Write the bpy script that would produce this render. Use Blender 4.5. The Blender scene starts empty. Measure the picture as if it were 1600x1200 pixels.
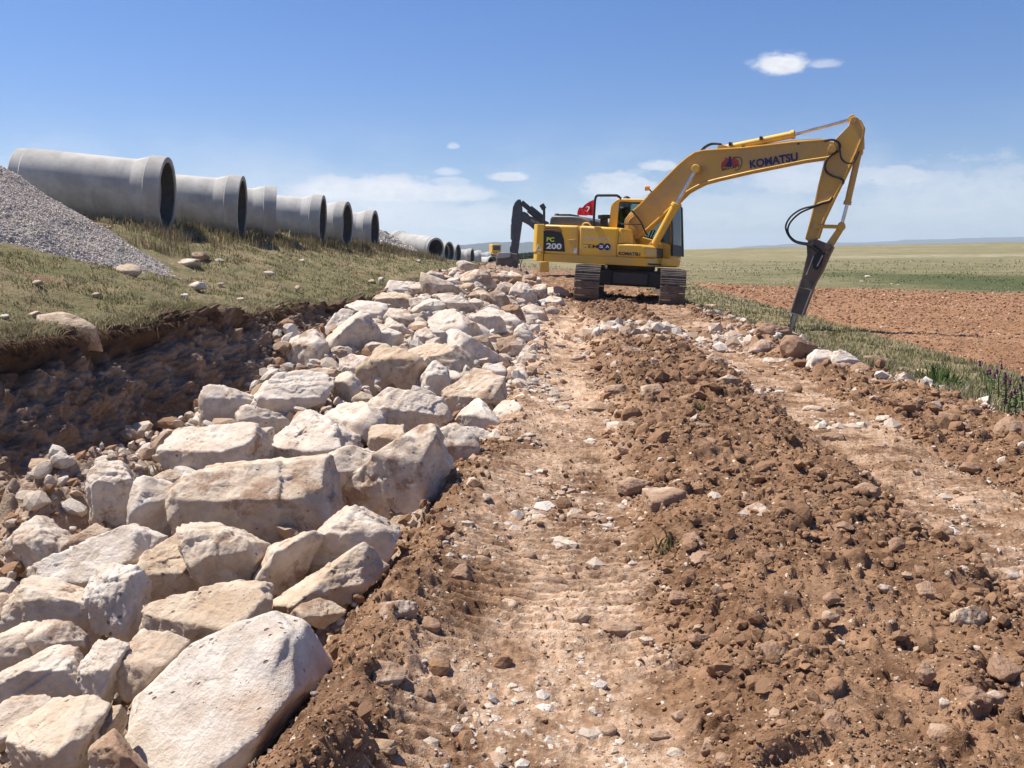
import bpy, bmesh, math, random
import numpy as np
from mathutils import Matrix, Vector

# ------------------------------------------------------------------ camera, world, sun
SC = bpy.context.scene
COL = SC.collection
CAM = np.array([0.0, 0.0, 1.5])
FPX = 1340.0
PITCH = math.radians(8.62)
cam_data = bpy.data.cameras.new('camera')
cam_data.sensor_width = 36.0
cam_data.lens = 36.0 * FPX / 1600.0
cam_data.clip_start = 0.05
cam_data.clip_end = 40000.0
cam = bpy.data.objects.new('camera', cam_data)
COL.objects.link(cam)
cam.location = CAM
cam.rotation_euler = (math.radians(90) - PITCH, 0, 0)
SC.camera = cam
SC.view_settings.view_transform = 'Standard'
SC.view_settings.look = 'None'
SC.view_settings.gamma = 1.0
SC.view_settings.exposure = 0.62
SC.cycles.max_bounces = 6
SC.cycles.transparent_max_bounces = 12
SC.cycles.volume_bounces = 1

SUN_EL = math.radians(60)
SUN_H = np.array([-0.90, 0.44]); SUN_H = SUN_H / np.linalg.norm(SUN_H)
SUN_DIR = Vector((SUN_H[0]*math.cos(SUN_EL), SUN_H[1]*math.cos(SUN_EL), math.sin(SUN_EL)))
sun_data = bpy.data.lights.new('sun', 'SUN')
sun_data.energy = 5.0
sun_data.angle = math.radians(0.55)
sun_data.color = (1.0, 0.93, 0.83)
sun = bpy.data.objects.new('sun', sun_data)
COL.objects.link(sun)
sun.rotation_euler = SUN_DIR.to_track_quat('Z', 'Y').to_euler()


def ray(u, v):
    """direction through photo pixel (u, v), scaled so that its depth along the camera axis is 1"""
    a = (u - 800.0) / FPX; b = (600.0 - v) / FPX
    return np.array([a, math.cos(PITCH) + b*math.sin(PITCH), b*math.cos(PITCH) - math.sin(PITCH)])


def azel(u, v):
    d = ray(u, v); d = d / np.linalg.norm(d)
    return math.atan2(d[0], d[1]), math.asin(d[2])


class NT:
    """small node-tree helper"""
    def __init__(self, tree):
        self.t = tree; self.n = tree.nodes; self.l = tree.links
    def new(self, typ, **kw):
        nd = self.n.new(typ)
        for k, v in kw.items():
            setattr(nd, k, v)
        return nd
    def link(self, a, b):
        self.l.new(a, b)
    def put(self, sock, val):
        if isinstance(val, bpy.types.NodeSocket):
            self.l.new(val, sock)
        elif val is not None:
            if isinstance(val, (tuple, list)) and len(val) == 3 and sock.type == 'RGBA':
                val = (*val, 1.0)
            sock.default_value = val
    def math(self, op, a, b=None, c=None, clamp=False):
        nd = self.new('ShaderNodeMath', operation=op, use_clamp=clamp)
        for i, x in enumerate((a, b, c)):
            if x is not None: self.put(nd.inputs[i], x)
        return nd.outputs[0]
    def mix(self, f, a, b, blend='MIX'):
        nd = self.new('ShaderNodeMix', data_type='RGBA', blend_type=blend)
        self.put(nd.inputs['Factor'], f); self.put(nd.inputs[6], a); self.put(nd.inputs[7], b)
        return nd.outputs[2]
    def noise(self, vec, scale, detail=4, rough=0.55, dist=0.0):
        nd = self.new('ShaderNodeTexNoise')
        if vec is not None: self.l.new(vec, nd.inputs['Vector'])
        nd.inputs['Scale'].default_value = scale; nd.inputs['Detail'].default_value = detail
        nd.inputs['Roughness'].default_value = rough; nd.inputs['Distortion'].default_value = dist
        return nd.outputs['Fac']
    def vor(self, vec, scale, feature='F1', out='Distance', rand=1.0):
        nd = self.new('ShaderNodeTexVoronoi', feature=feature)
        if vec is not None: self.l.new(vec, nd.inputs['Vector'])
        nd.inputs['Scale'].default_value = scale
        nd.inputs['Randomness'].default_value = rand
        return nd.outputs[out]
    def ramp(self, f, a, b, c=0.0, d=1.0, smooth=True):
        nd = self.new('ShaderNodeMapRange', interpolation_type='SMOOTHSTEP' if smooth else 'LINEAR')
        self.put(nd.inputs[0], f)
        for i, x in zip((1, 2, 3, 4), (a, b, c, d)): nd.inputs[i].default_value = x
        return nd.outputs[0]
    def attr(self, name, typ='GEOMETRY', out='Fac'):
        nd = self.new('ShaderNodeAttribute', attribute_name=name, attribute_type=typ)
        return nd.outputs[out]
    def mapping(self, vec, scale=(1, 1, 1)):
        nd = self.new('ShaderNodeMapping'); self.l.new(vec, nd.inputs[0])
        nd.inputs['Scale'].default_value = scale
        return nd.outputs[0]


world = bpy.data.worlds.new('World')
SC.world = world
world.use_nodes = True
w = NT(world.node_tree)
w.n.clear()
sky = w.new('ShaderNodeTexSky', sky_type='NISHITA')
sky.sun_disc = False
sky.sun_elevation = SUN_EL
sky.sun_rotation = math.atan2(SUN_H[0], SUN_H[1])
sky.altitude = 1000
sky.air_density = 1.0
sky.dust_density = 0.5
sky.ozone_density = 1.5
tc = w.new('ShaderNodeTexCoord')
sep = w.new('ShaderNodeSeparateXYZ'); w.link(tc.outputs['Generated'], sep.inputs[0])
az = w.math('ARCTAN2', sep.outputs[0], sep.outputs[1])
el = w.math('ARCSINE', sep.outputs[2])
cmb = w.new('ShaderNodeCombineXYZ')
w.link(az, cmb.inputs[0]); w.link(w.math('MULTIPLY', el, 2.2), cmb.inputs[1])
n1 = w.noise(cmb.outputs[0], 9.0, 6, 0.6)
n2 = w.noise(cmb.outputs[0], 30.0, 8, 0.68)
n3 = w.noise(cmb.outputs[0], 3.2, 4, 0.55)
warp = w.math('ADD', w.math('MULTIPLY', w.math('SUBTRACT', n1, 0.5), 0.7), w.math('MULTIPLY', w.math('SUBTRACT', n2, 0.5), 2.2))
cloud = None
# (pixel centre, half width, half height, opacity)
for (cu, cv, cw, ch, op) in ((1222, 102, 44, 21, 1.0), (1285, 102, 27, 9, 0.45), (1175, 98, 12, 7, 0.2),
                             (798, 277, 38, 10, 0.8), (1036, 260, 34, 11, 0.7), (697, 269, 22, 9, 0.5), (708, 229, 11, 6, 0.5), (702, 284, 34, 9, 0.5),
                             (600, 302, 95, 30, 0.95), (520, 300, 80, 28, 0.9), (690, 305, 90, 20, 0.8), (560, 335, 170, 42, 0.7), (720, 345, 150, 34, 0.55),
                             (970, 295, 75, 28, 0.7), (1270, 280, 140, 40, 0.6), (1400, 280, 80, 22, 0.65), (1180, 330, 200, 40, 0.4), (1480, 315, 240, 62, 0.5), (640, 345, 260, 32, 0.5), (850, 340, 260, 24, 0.35)):
    a0, e0 = azel(cu, cv)
    a1, _ = azel(cu + cw, cv); _, e1 = azel(cu, cv - ch)
    dx = w.math('DIVIDE', w.math('SUBTRACT', az, a0), abs(a1 - a0))
    dy = w.math('DIVIDE', w.math('SUBTRACT', el, e0), abs(e1 - e0))
    # flat bottom: below the centre the distance grows quicker
    dyb = w.math('MULTIPLY', dy, w.ramp(dy, -0.2, 0.2, 1.5, 1.0))
    dd = w.math('SQRT', w.math('ADD', w.math('MULTIPLY', dx, dx), w.math('MULTIPLY', dyb, dyb)))
    dd = w.math('ADD', dd, w.math('MULTIPLY', warp, 1.1 if op < 0.75 else 0.8))
    m = w.math('MULTIPLY', w.ramp(dd, 1.2, 0.5), op)
    cloud = m if cloud is None else w.math('MAXIMUM', cloud, m)
band = w.math('MULTIPLY', w.ramp(el, 0.17, 0.02), w.ramp(w.math('ADD', w.math('MULTIPLY', n3, 0.6), w.math('MULTIPLY', n1, 0.45)), 0.46, 0.64, 0.04, 0.45))
cloud = w.math('MAXIMUM', cloud, band)
hs = w.new('ShaderNodeHueSaturation'); w.link(sky.outputs[0], hs.inputs['Color'])
hs.inputs['Saturation'].default_value = 1.25; hs.inputs['Value'].default_value = 1.0
cshade = w.mix(w.ramp(n2, 0.3, 0.7), (7.4, 7.7, 8.6), (10.0, 10.0, 10.2))
skyb = w.mix(1.0, hs.outputs[0], w.mix(w.ramp(el, 0.0, 0.28), (0.72, 0.80, 1.03), (0.82, 0.93, 1.22)), 'MULTIPLY')
skyc = w.mix(cloud, skyb, cshade)
bg = w.new('ShaderNodeBackground'); w.link(skyc, bg.inputs[0]); bg.inputs[1].default_value = 0.066
wo = w.new('ShaderNodeOutputWorld'); w.link(bg.outputs[0], wo.inputs[0])


# ------------------------------------------------------------------ helpers
def tag(o, label=None, cat=None, group=None, kind=None):
    if label: o['label'] = label
    if cat: o['category'] = cat
    if group: o['group'] = group
    if kind: o['kind'] = kind
    return o


def mesh_np(name, verts, faces, mat=None, attrs=None, smooth=True, parent=None, cols=None):
    verts = np.asarray(verts, dtype=np.float32); faces = np.asarray(faces, dtype=np.int32)
    k = faces.shape[1]
    me = bpy.data.meshes.new(name)
    me.vertices.add(len(verts)); me.vertices.foreach_set('co', verts.ravel())
    me.loops.add(faces.size); me.loops.foreach_set('vertex_index', faces.ravel())
    me.polygons.add(len(faces))
    me.polygons.foreach_set('loop_start', np.arange(0, faces.size, k, dtype=np.int32))
    me.polygons.foreach_set('use_smooth', np.full(len(faces), smooth, dtype=bool))
    me.update(calc_edges=True)
    for an, arr in (attrs or {}).items():
        at = me.attributes.new(an, 'FLOAT', 'POINT'); at.data.foreach_set('value', np.asarray(arr, dtype=np.float32))
    if cols is not None:
        at = me.attributes.new('col', 'FLOAT_COLOR', 'POINT')
        c4 = np.ones((len(verts), 4), dtype=np.float32); c4[:, :3] = cols
        at.data.foreach_set('color', c4.ravel())
    if mat: me.materials.append(mat)
    o = bpy.data.objects.new(name, me); COL.objects.link(o)
    if parent: o.parent = parent
    return o


def smoothstep(a, b, x):
    t = np.clip((x - a) / (b - a), 0, 1)
    return t*t*(3 - 2*t)


def _h(ix, iy, iz, seed):
    n = (ix.astype(np.uint32)*np.uint32(374761393) + iy.astype(np.uint32)*np.uint32(668265263)
         + iz.astype(np.uint32)*np.uint32(2147483647 & 1274126177) + np.uint32(seed*974711 % 4294967291))
    n = (n ^ (n >> np.uint32(13)))*np.uint32(1274126177)
    n = n ^ (n >> np.uint32(16))
    n = n*np.uint32(2246822519); n = n ^ (n >> np.uint32(13))
    return n


def hrand(ix, iy, iz, seed):
    return (_h(ix, iy, iz, seed) & np.uint32(0xFFFFFF)).astype(np.float32) / 16777215.0


np.seterr(over='ignore')


def noise2(x, y, seed=0):
    xf = np.floor(x); yf = np.floor(y)
    ix = xf.astype(np.int64); iy = yf.astype(np.int64); fx = x - xf; fy = y - yf
    z = np.zeros(1, dtype=np.int64)
    ux = fx*fx*fx*(fx*(fx*6 - 15) + 10); uy = fy*fy*fy*(fy*(fy*6 - 15) + 10)
    def g(i, j, dx, dy):
        a = hrand(i, j, z, seed)*6.2831853
        return np.cos(a)*dx + np.sin(a)*dy
    a = g(ix, iy, fx, fy); b = g(ix + 1, iy, fx - 1, fy); c = g(ix, iy + 1, fx, fy - 1); d = g(ix + 1, iy + 1, fx - 1, fy - 1)
    return ((a + (b - a)*ux) + ((c + (d - c)*ux) - (a + (b - a)*ux))*uy)*1.4


def noise3(p, seed=0):
    pf = np.floor(p); ip = pf.astype(np.int64); f = p - pf
    u = f*f*f*(f*(f*6 - 15) + 10)
    out = 0
    vals = {}
    for i in (0, 1):
        for j in (0, 1):
            for k in (0, 1):
                hx = _h(ip[:, 0] + i, ip[:, 1] + j, ip[:, 2] + k, seed)
                gx = (hx & np.uint32(1023)).astype(np.float32)/511.5 - 1
                gy = ((hx >> np.uint32(10)) & np.uint32(1023)).astype(np.float32)/511.5 - 1
                gz = ((hx >> np.uint32(20)) & np.uint32(1023)).astype(np.float32)/511.5 - 1
                vals[i, j, k] = gx*(f[:, 0] - i) + gy*(f[:, 1] - j) + gz*(f[:, 2] - k)
    lerp = lambda a, b, t: a + (b - a)*t
    x00 = lerp(vals[0, 0, 0], vals[1, 0, 0], u[:, 0]); x10 = lerp(vals[0, 1, 0], vals[1, 1, 0], u[:, 0])
    x01 = lerp(vals[0, 0, 1], vals[1, 0, 1], u[:, 0]); x11 = lerp(vals[0, 1, 1], vals[1, 1, 1], u[:, 0])
    return lerp(lerp(x00, x10, u[:, 1]), lerp(x01, x11, u[:, 1]), u[:, 2])


def fbm3(p, octv=4, seed=0, gain=0.5, lac=2.03):
    a = 1.0; s = 0; q = p.copy()
    for o in range(octv):
        s = s + a*noise3(q, seed + o*17); q = q*lac + 3.7; a *= gain
    return s


def fbm2(x, y, octv=4, seed=0, gain=0.5):
    a = 1.0; s = 0; f = 1.0
    for o in range(octv):
        s = s + a*noise2(x*f + 11.3*o, y*f - 7.1*o, seed + o*13); f *= 2.03; a *= gain
    return s


def clods(x, y, cell, prob, seed, hf=0.6, angular=0.35):
    """domes scattered on a jittered grid: lumps of soil or embedded stones; returns height in metres"""
    wx = x + cell*0.3*noise2(x/cell*1.7, y/cell*1.7, seed + 91)
    wy = y + cell*0.3*noise2(x/cell*1.7 + 40, y/cell*1.7, seed + 92)
    gx = wx/cell; gy = wy/cell
    ix = np.floor(gx).astype(np.int64); iy = np.floor(gy).astype(np.int64)
    z = np.zeros(1, dtype=np.int64)
    best = np.zeros_like(x)
    for i in (-1, 0, 1):
        for j in (-1, 0, 1):
            cx = ix + i; cy = iy + j
            r1 = hrand(cx, cy, z, seed); r2 = hrand(cx, cy, z, seed + 1); r3 = hrand(cx, cy, z, seed + 2); r4 = hrand(cx, cy, z, seed + 3)
            R = 0.18 + 0.42*r3*r3
            dx = gx - (cx + r1); dy = gy - (cy + r2)
            an = r4*6.28; ca = np.cos(an); sa = np.sin(an)
            ex = dx*ca + dy*sa; ey = (-dx*sa + dy*ca)*(1.2 + r1)
            d2 = (ex*ex + ey*ey)/(R*R)
            slope = 1 + angular*(ex/R)*(r2 - 0.5)*3
            h = np.sqrt(np.clip(1 - d2, 0, 1))*R*slope*(r4 < prob)
            best = np.maximum(best, h)
    return best*cell*hf


def interp(y, xs, ys):
    return np.interp(y, xs, ys)


# ------------------------------------------------------------------ the lie of the land
def trench_left(Y):
    return interp(Y, [0, 5, 7, 9.6, 12.6, 14.5, 18, 23, 30, 60, 90], [-4.5, -4.3, -4.15, -3.6, -3.35, -3.1, -2.8, -2.6, -2.3, -1.8, -1.5])


def edge_level(Y):
    return interp(Y, [0, 7, 9.6, 12.6, 14.5, 23, 30, 50, 80, 150], [0.78, 0.81, 0.84, 0.72, 0.64, 0.74, 0.9, 0.88, 0.8, 0.6])


def road_left(Y):
    return interp(Y, [0, 2.6, 4, 5.7, 7.5, 12.7, 17.6, 23, 30, 60], [-0.7, -0.58, -0.42, -0.25, 0.0, 0.33, 0.52, 1.0, 1.0, 1.5])


def road_level(Y):
    return 0.0175*np.clip(Y, 0, 26) + 0.0*Y


def berm_x(Y):
    return interp(Y, [0, 5, 7.6, 10, 12.7, 20, 40, 80], [4.9, 4.7, 4.5, 4.25, 4.0, 4.15, 4.3, 4.5])


def field_x(Y):
    return 6.6 + 0.08*Y


def pile_level(X, Y):
    """average top of the boulder heap in the trench"""
    xe = trench_left(Y); xl = road_left(Y)
    t = np.clip((X - xe)/(xl - xe), 0, 1)
    zr = road_level(Y)
    A = interp(Y, [0, 3, 6, 9, 12, 20, 26], [0.0, 0.0, 0.12, 0.25, 0.33, 0.4, 0.45])
    B = interp(Y, [0, 3, 6, 10, 14, 20, 26], [-0.55, -0.5, -0.42, -0.25, 0.08, 0.35, 0.45])
    return zr + 0.05 + A*4*t*(1 - t) + B*(1 - t)**1.3


def far_level(X, Y):
    """open country right of the road"""
    return -0.3 + np.clip(Y - 46, 0, 154)/155.0*(2.0 + 0.022*np.clip(X, -30, 200)) + np.clip((Y - 200)/3000, 0, 1)*-12


def base_height(X, Y):
    X = np.asarray(X, dtype=np.float64); Y = np.asarray(Y, dtype=np.float64)
    zr = road_level(Y)
    xe = trench_left(Y) + 0.16*noise2(Y*0.9, X*0.0 + 3.3, 5) + 0.07*noise2(Y*3.1, X*0 + 9.1, 6)
    xl = road_left(Y); xr = berm_x(Y)
    S = interp(Y, [0, 20, 34, 50, 90], [0.30, 0.31, 0.28, 0.12, 0.0])
    # bank
    d = np.clip(xe - X, 0, None)
    zb = edge_level(Y) + S*np.minimum(d, 4.2) + 0.4*S*np.clip(d - 4.2, 0, 4) + 0.02*np.clip(d - 8.2, 0, 30)
    zb = zb + 0.05*noise2(X*0.8, Y*0.8, 21)
    # trench floor and wall
    zt = pile_level(X, Y) - 0.25
    lf = smoothstep(0.45, 0.0, (X - xe)/(xl - xe))*interp(Y, [0, 6, 12, 15], [0.12, 0.12, 0.05, 0.0])
    zt = zt - lf
    # slumped soil on the trench floor near the camera
    zt = zt + 0.42*np.exp(-(((X + 3.0)/0.55)**2 + ((Y - 5.6)/0.8)**2)) + 0.5*np.exp(-(((X - xe - 0.45)/0.45)**2 + ((Y - 10.8)/1.3)**2))
    wallw = 0.24 + 0.05*noise2(Y*1.2, X*0 + 1.7, 8)
    rough = 0.04*noise2(X*2.4, Y*1.7, 31)
    tw = smoothstep(0.0, 1.0, (X - xe + rough)/wallw)
    # road
    zroad = zr + 0.0*X
    gx = smoothstep(xl - 0.45, xl + 0.12, X)
    loose = 0.10*np.exp(-((X - (xl + 0.05))/0.30)**2)*interp(Y, [0, 3, 12, 16], [1.0, 1.1, 0.9, 0.3])
    XL = 0.157 + 0.055*(Y - 3.5); XR = 2.5 + 0.048*Y
    near = smoothstep(24, 17, Y)
    ruts = -0.036*(smoothstep(0.62, 0.40, np.abs(X - XL)) + smoothstep(0.6, 0.4, np.abs(X - XR)))*near
    mid = 0.11*smoothstep(0.95, 0.35, np.abs(X - (XL + XR)/2))*near
    mid = mid + 0.10*np.exp(-(((X - 2.0)/0.55)**2 + ((Y - 9.3)/1.3)**2))
    berm = interp(Y, [0, 8, 13, 20, 30], [0.02, 0.03, 0.08, 0.06, 0.0])*np.exp(-((X - (xr - 0.1))/0.40)**2)
    zroad = zroad - 0.034*np.clip(X - 0.8, 0, 4)
    zroad = zroad + loose + ruts + mid + berm
    # right of the berm: verge falling to the field
    xf = field_x(Y)
    zf = far_level(X, Y)
    tv = smoothstep(0, 1, (X - xr + 0.1)/2.6)
    zright = (zr - 0.034*np.clip(X - 0.8, 0, 4))*(1 - tv) + zf*tv
    zroad = np.where(X > xr, zright + berm + 0.0, zroad)
    z = np.where(X < xe, zb, zb*(1 - tw) + zt*tw)
    z = z*(1 - gx) + zroad*gx
    # beyond the works everything melts into open country
    fy = smoothstep(60, 110, Y)
    zopen = np.where(X < 0, 0.55 + 0.004*np.clip(-X, 0, 60) - np.clip(Y-110, 0, 2000)*0.004, far_level(X, Y))
    kx = smoothstep(-6, 14, X)
    zopen = (0.5 - np.clip(Y - 110, 0, 2500)*0.0035)*(1 - kx) + far_level(X, Y)*kx
    return z*(1 - fy) + zopen*fy


def region_masks(X, Y):
    xe = trench_left(Y) + 0.16*noise2(Y*0.9, X*0.0 + 3.3, 5) + 0.07*noise2(Y*3.1, X*0 + 9.1, 6)
    xl = road_left(Y); xr = berm_x(Y)
    n = 0.5*noise2(X*0.9, Y*0.5, 77)
    m = {}
    fadeY = smoothstep(70, 62, Y)
    m['bank'] = ((X < xe) & (Y < 1e9)).astype(float)
    m['trench'] = ((X >= xe) & (X < xl - 0.15) & (Y < 62)).astype(float)
    m['verge'] = ((X > xr + 0.15 + 0.2*n) & (X < field_x(Y) + 0.25*n)).astype(float)
    m['field'] = ((X >= field_x(Y) + 0.25*n) & (Y + 0.99*X + 1.5*n < 62.5) & (Y < 56)).astype(float)
    m['road'] = ((X >= xl - 0.15) & (X <= xr + 0.15 + 0.2*n) & (Y < 62)).astype(float)
    m['pasture'] = 1 - np.clip(m['bank'] + m['trench'] + m['verge'] + m['field'] + m['road'], 0, 1)
    return m


def detail_height(X, Y):
    """clods, stones, track marks on top of base_height"""
    m = region_masks(X, Y)
    xl = road_left(Y); xr = berm_x(Y)
    XL = 0.157 + 0.055*(Y - 3.5); XR = 2.5 + 0.048*Y
    near = smoothstep(24, 17, Y)
    wob = 0.10*noise2(X*1.5, Y*1.5, 41)
    rut = np.maximum(smoothstep(0.56, 0.42, np.abs(X - XL + wob*0.6)), smoothstep(0.50, 0.34, np.abs(X - XR + wob)))*near
    patch = smoothstep(-0.25, 0.3, fbm2(X*0.7, Y*0.7, 3, 55))
    d = 0.05*fbm2(X*1.1, Y*1.1, 3, 42)
    rough = (1 - 0.8*rut)
    c1 = clods(X, Y, 0.42, 0.28, 101, 0.45, 0.9)*rough
    c2 = clods(X, Y, 0.19, 0.50, 111, 0.55, 0.9)*(0.25 + 0.75*rough)*(0.35 + 0.65*patch)
    c3 = clods(X, Y, 0.085, 0.62, 121, 0.65)*(0.15 + 0.85*rough)
    c4 = clods(X, Y, 0.04, 0.7, 131, 0.65)*(0.5 + 0.5*rough)
    c2 = np.where(Y < 30, c2, c2)
    hi = 0.012*fbm2(X*9, Y*9, 4, 43)
    g = np.abs(((Y*1.0 + 0.05*noise2(X*0.7, Y*0.3, 44) + 0.012*noise2(X*3, Y*3, 48))/0.072) % 1.0 - 0.5)*2
    grous = (smoothstep(0.15, 0.55, g) - 0.5)*0.034*rut*(Y < 19)*smoothstep(0.35, -0.1, noise2(X*0.9, Y*0.6, 45))
    d = d*(1 - 0.6*rut)
    soil = d + np.maximum.reduce([c1, c2, c3, c4]) + 0.5*(c3 + c4) + hi + grous
    wall = 0.10*fbm2(X*4, Y*3, 4, 46) + np.maximum(clods(X, Y, 0.30, 0.6, 141, 0.7), clods(X, Y, 0.14, 0.7, 151, 0.7)) + 0.6*c3 + 0.4*c4
    grassy = 0.05*fbm2(X*1.5, Y*1.5, 4, 47) + 0.3*c3
    plough = (0.04*fbm2(X*1.5, Y*1.5, 3, 61) + clods(X, Y, 0.30, 0.5, 161, 0.22) + clods(X, Y, 0.13, 0.7, 171, 0.35))*smoothstep(62, 50, Y)
    z = soil*m['road'] + wall*m['trench'] + grassy*(m['bank'] + m['verge']) + plough*m['field'] + 0.05*fbm2(X*0.3, Y*0.3, 3, 49)*m['pasture']
    lump = np.maximum(c1, c2)
    return z, rut, lump, c3, m


def H(x, y):
    x = np.atleast_1d(np.asarray(x, dtype=np.float64)); y = np.atleast_1d(np.asarray(y, dtype=np.float64))
    return base_height(x, y) + detail_height(x, y)[0]
# ------------------------------------------------------------------ materials
def new_mat(name, rough=0.9, spec=0.25):
    m = bpy.data.materials.new(name); m.use_nodes = True
    nt = NT(m.node_tree)
    b = nt.n['Principled BSDF']
    b.inputs['Roughness'].default_value = rough
    b.inputs['Specular IOR Level'].default_value = spec
    return m, nt, b


def add_bump(nt, b, height, strength=0.5, dist=0.02):
    bp = nt.new('ShaderNodeBump'); bp.inputs['Strength'].default_value = strength; bp.inputs['Distance'].default_value = dist
    nt.link(height, bp.inputs['Height']); nt.link(bp.outputs[0], b.inputs['Normal'])


def pos(nt):
    return nt.new('ShaderNodeNewGeometry').outputs['Position']


def obj_co(nt):
    return nt.new('ShaderNodeTexCoord').outputs['Object']


def mat_soil():
    m, nt, b = new_mat('soil', 0.95, 0.12)
    P = pos(nt)
    big = nt.noise(P, 0.9, 4, 0.6); mid = nt.noise(P, 4.5, 6, 0.65); fine = nt.noise(P, 38, 6, 0.7); grit = nt.noise(P, 150, 3, 0.6)
    c = nt.mix(nt.ramp(big, 0.35, 0.65), (0.255, 0.145, 0.081), (0.345, 0.205, 0.120))
    c = nt.mix(nt.ramp(mid, 0.42, 0.62), (0.135, 0.072, 0.039), c)
    c = nt.mix(nt.math('MULTIPLY', nt.ramp(fine, 0.45, 0.7), 0.5), c, (0.42, 0.26, 0.155))
    c = nt.mix(nt.math('MULTIPLY', nt.attr('moist'), nt.ramp(mid, 0.3, 0.6, 0.9, 0.45)), c, (0.105, 0.056, 0.031))
    rut = nt.attr('rut')
    pale = nt.math('MULTIPLY', nt.math('ADD', nt.math('MULTIPLY', rut, 0.75), 0.10), nt.ramp(nt.noise(P, 2.4, 6, 0.7), 0.38, 0.66))
    pale = nt.math('ADD', pale, nt.math('MULTIPLY', nt.attr('pale'), nt.ramp(mid, 0.35, 0.6, 0.35, 1.0)), clamp=True)
    palec = nt.mix(nt.ramp(fine, 0.4, 0.6), (0.47, 0.30, 0.185), (0.66, 0.50, 0.37))
    c = nt.mix(pale, c, palec)
    # bits of white limestone
    st = nt.vor(P, 26.0); sr = nt.vor(P, 26.0, out='Color')
    sepr = nt.new('ShaderNodeSeparateColor'); nt.link(sr, sepr.inputs[0])
    chip = nt.math('MULTIPLY', nt.ramp(st, 0.34, 0.22), nt.ramp(sepr.outputs[0], nt_chip_lo, nt_chip_lo + 0.04))
    c = nt.mix(chip, c, (0.66, 0.54, 0.42))
    st2 = nt.vor(P, 70.0); sr2 = nt.vor(P, 70.0, out='Color')
    sep2 = nt.new('ShaderNodeSeparateColor'); nt.link(sr2, sep2.inputs[0])
    chip2 = nt.math('MULTIPLY', nt.ramp(st2, 0.36, 0.25), nt.ramp(sep2.outputs[0], 0.90, 0.94))
    c = nt.mix(chip2, c, (0.60, 0.47, 0.35))
    nt.link(c, b.inputs['Base Color'])
    hgt = nt.math('ADD', nt.math('MULTIPLY', fine, 0.8), nt.math('ADD', nt.math('MULTIPLY', grit, 0.3), nt.math('MULTIPLY', nt.math('ADD', chip, chip2), 0.25)))
    add_bump(nt, b, hgt, 0.8, 0.025)
    return m


nt_chip_lo = 0.92


def mat_trench():
    m, nt, b = new_mat('trench_soil', 0.95, 0.1)
    P = pos(nt)
    sp = nt.mapping(P, (1, 1, 2.2))
    mid = nt.noise(sp, 2.2, 6, 0.65); fine = nt.noise(P, 22, 6, 0.7); big = nt.noise(P, 0.9, 3, 0.5)
    c = nt.mix(nt.ramp(mid, 0.35, 0.65), (0.165, 0.108, 0.078), (0.33, 0.24, 0.18))
    c = nt.mix(nt.ramp(nt.noise(P, 5, 5, 0.6), 0.55, 0.72), c, (0.52, 0.40, 0.30))
    c = nt.mix(nt.math('MULTIPLY', nt.ramp(fine, 0.45, 0.65), 0.4), c, (0.45, 0.32, 0.23))
    # dark humus layer under the turf
    c = nt.mix(nt.math('MULTIPLY', nt.attr('floor'), nt.ramp(mid, 0.3, 0.55, 0.5, 1.0)), c, nt.mix(fine, (0.33, 0.235, 0.17), (0.56, 0.44, 0.34)))
    c = nt.mix(nt.attr('humus'), c, (0.115, 0.068, 0.045))
    nt.link(c, b.inputs['Base Color'])
    add_bump(nt, b, nt.math('ADD', fine, nt.math('MULTIPLY', nt.noise(P, 90, 4, 0.6), 0.4)), 0.9, 0.03)
    return m


def mat_turf():
    m, nt, b = new_mat('turf', 0.95, 0.05)
    P = pos(nt)
    big = nt.noise(P, 0.55, 5, 0.6); mid = nt.noise(P, 3.0, 5, 0.65); fine = nt.noise(P, 30, 5, 0.7)
    c = nt.mix(nt.ramp(big, 0.4, 0.6), (0.205, 0.178, 0.092), (0.30, 0.235, 0.14))
    c = nt.mix(nt.ramp(mid, 0.48, 0.66), c, (0.16, 0.165, 0.075))
    c = nt.mix(nt.ramp(nt.noise(P, 1.7, 5, 0.6), 0.58, 0.7), c, (0.30, 0.20, 0.125))
    c = nt.mix(nt.math('MULTIPLY', nt.ramp(fine, 0.5, 0.68), 0.6), c, (0.38, 0.33, 0.21))
    nt.link(c, b.inputs['Base Color'])
    add_bump(nt, b, nt.math('ADD', fine, mid), 1.0, 0.05)
    return m


def mat_field():
    m, nt, b = new_mat('ploughed_soil', 0.95, 0.08)
    P = pos(nt)
    big = nt.noise(P, 0.25, 4, 0.5); mid = nt.noise(P, 2.5, 6, 0.7); fine = nt.noise(P, 16, 6, 0.7)
    c = nt.mix(nt.ramp(big, 0.35, 0.65), (0.315, 0.172, 0.094), (0.385, 0.222, 0.130))
    c = nt.mix(nt.ramp(mid, 0.5, 0.36, 0.0, 0.6), c, (0.22, 0.115, 0.065))
    c = nt.mix(nt.math('MULTIPLY', nt.ramp(fine, 0.5, 0.7), 0.5), c, (0.50, 0.31, 0.20))
    st = nt.vor(P, 5.0); sr = nt.vor(P, 5.0, out='Color')
    sepr = nt.new('ShaderNodeSeparateColor'); nt.link(sr, sepr.inputs[0])
    chip = nt.math('MULTIPLY', nt.ramp(st, 0.22, 0.12), nt.ramp(sepr.outputs[0], 0.80, 0.84))
    c = nt.mix(chip, c, (0.62, 0.47, 0.34))
    nt.link(c, b.inputs['Base Color'])
    add_bump(nt, b, nt.math('ADD', fine, nt.math('MULTIPLY', mid, 2.0)), 1.0, 0.06)
    return m


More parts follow.
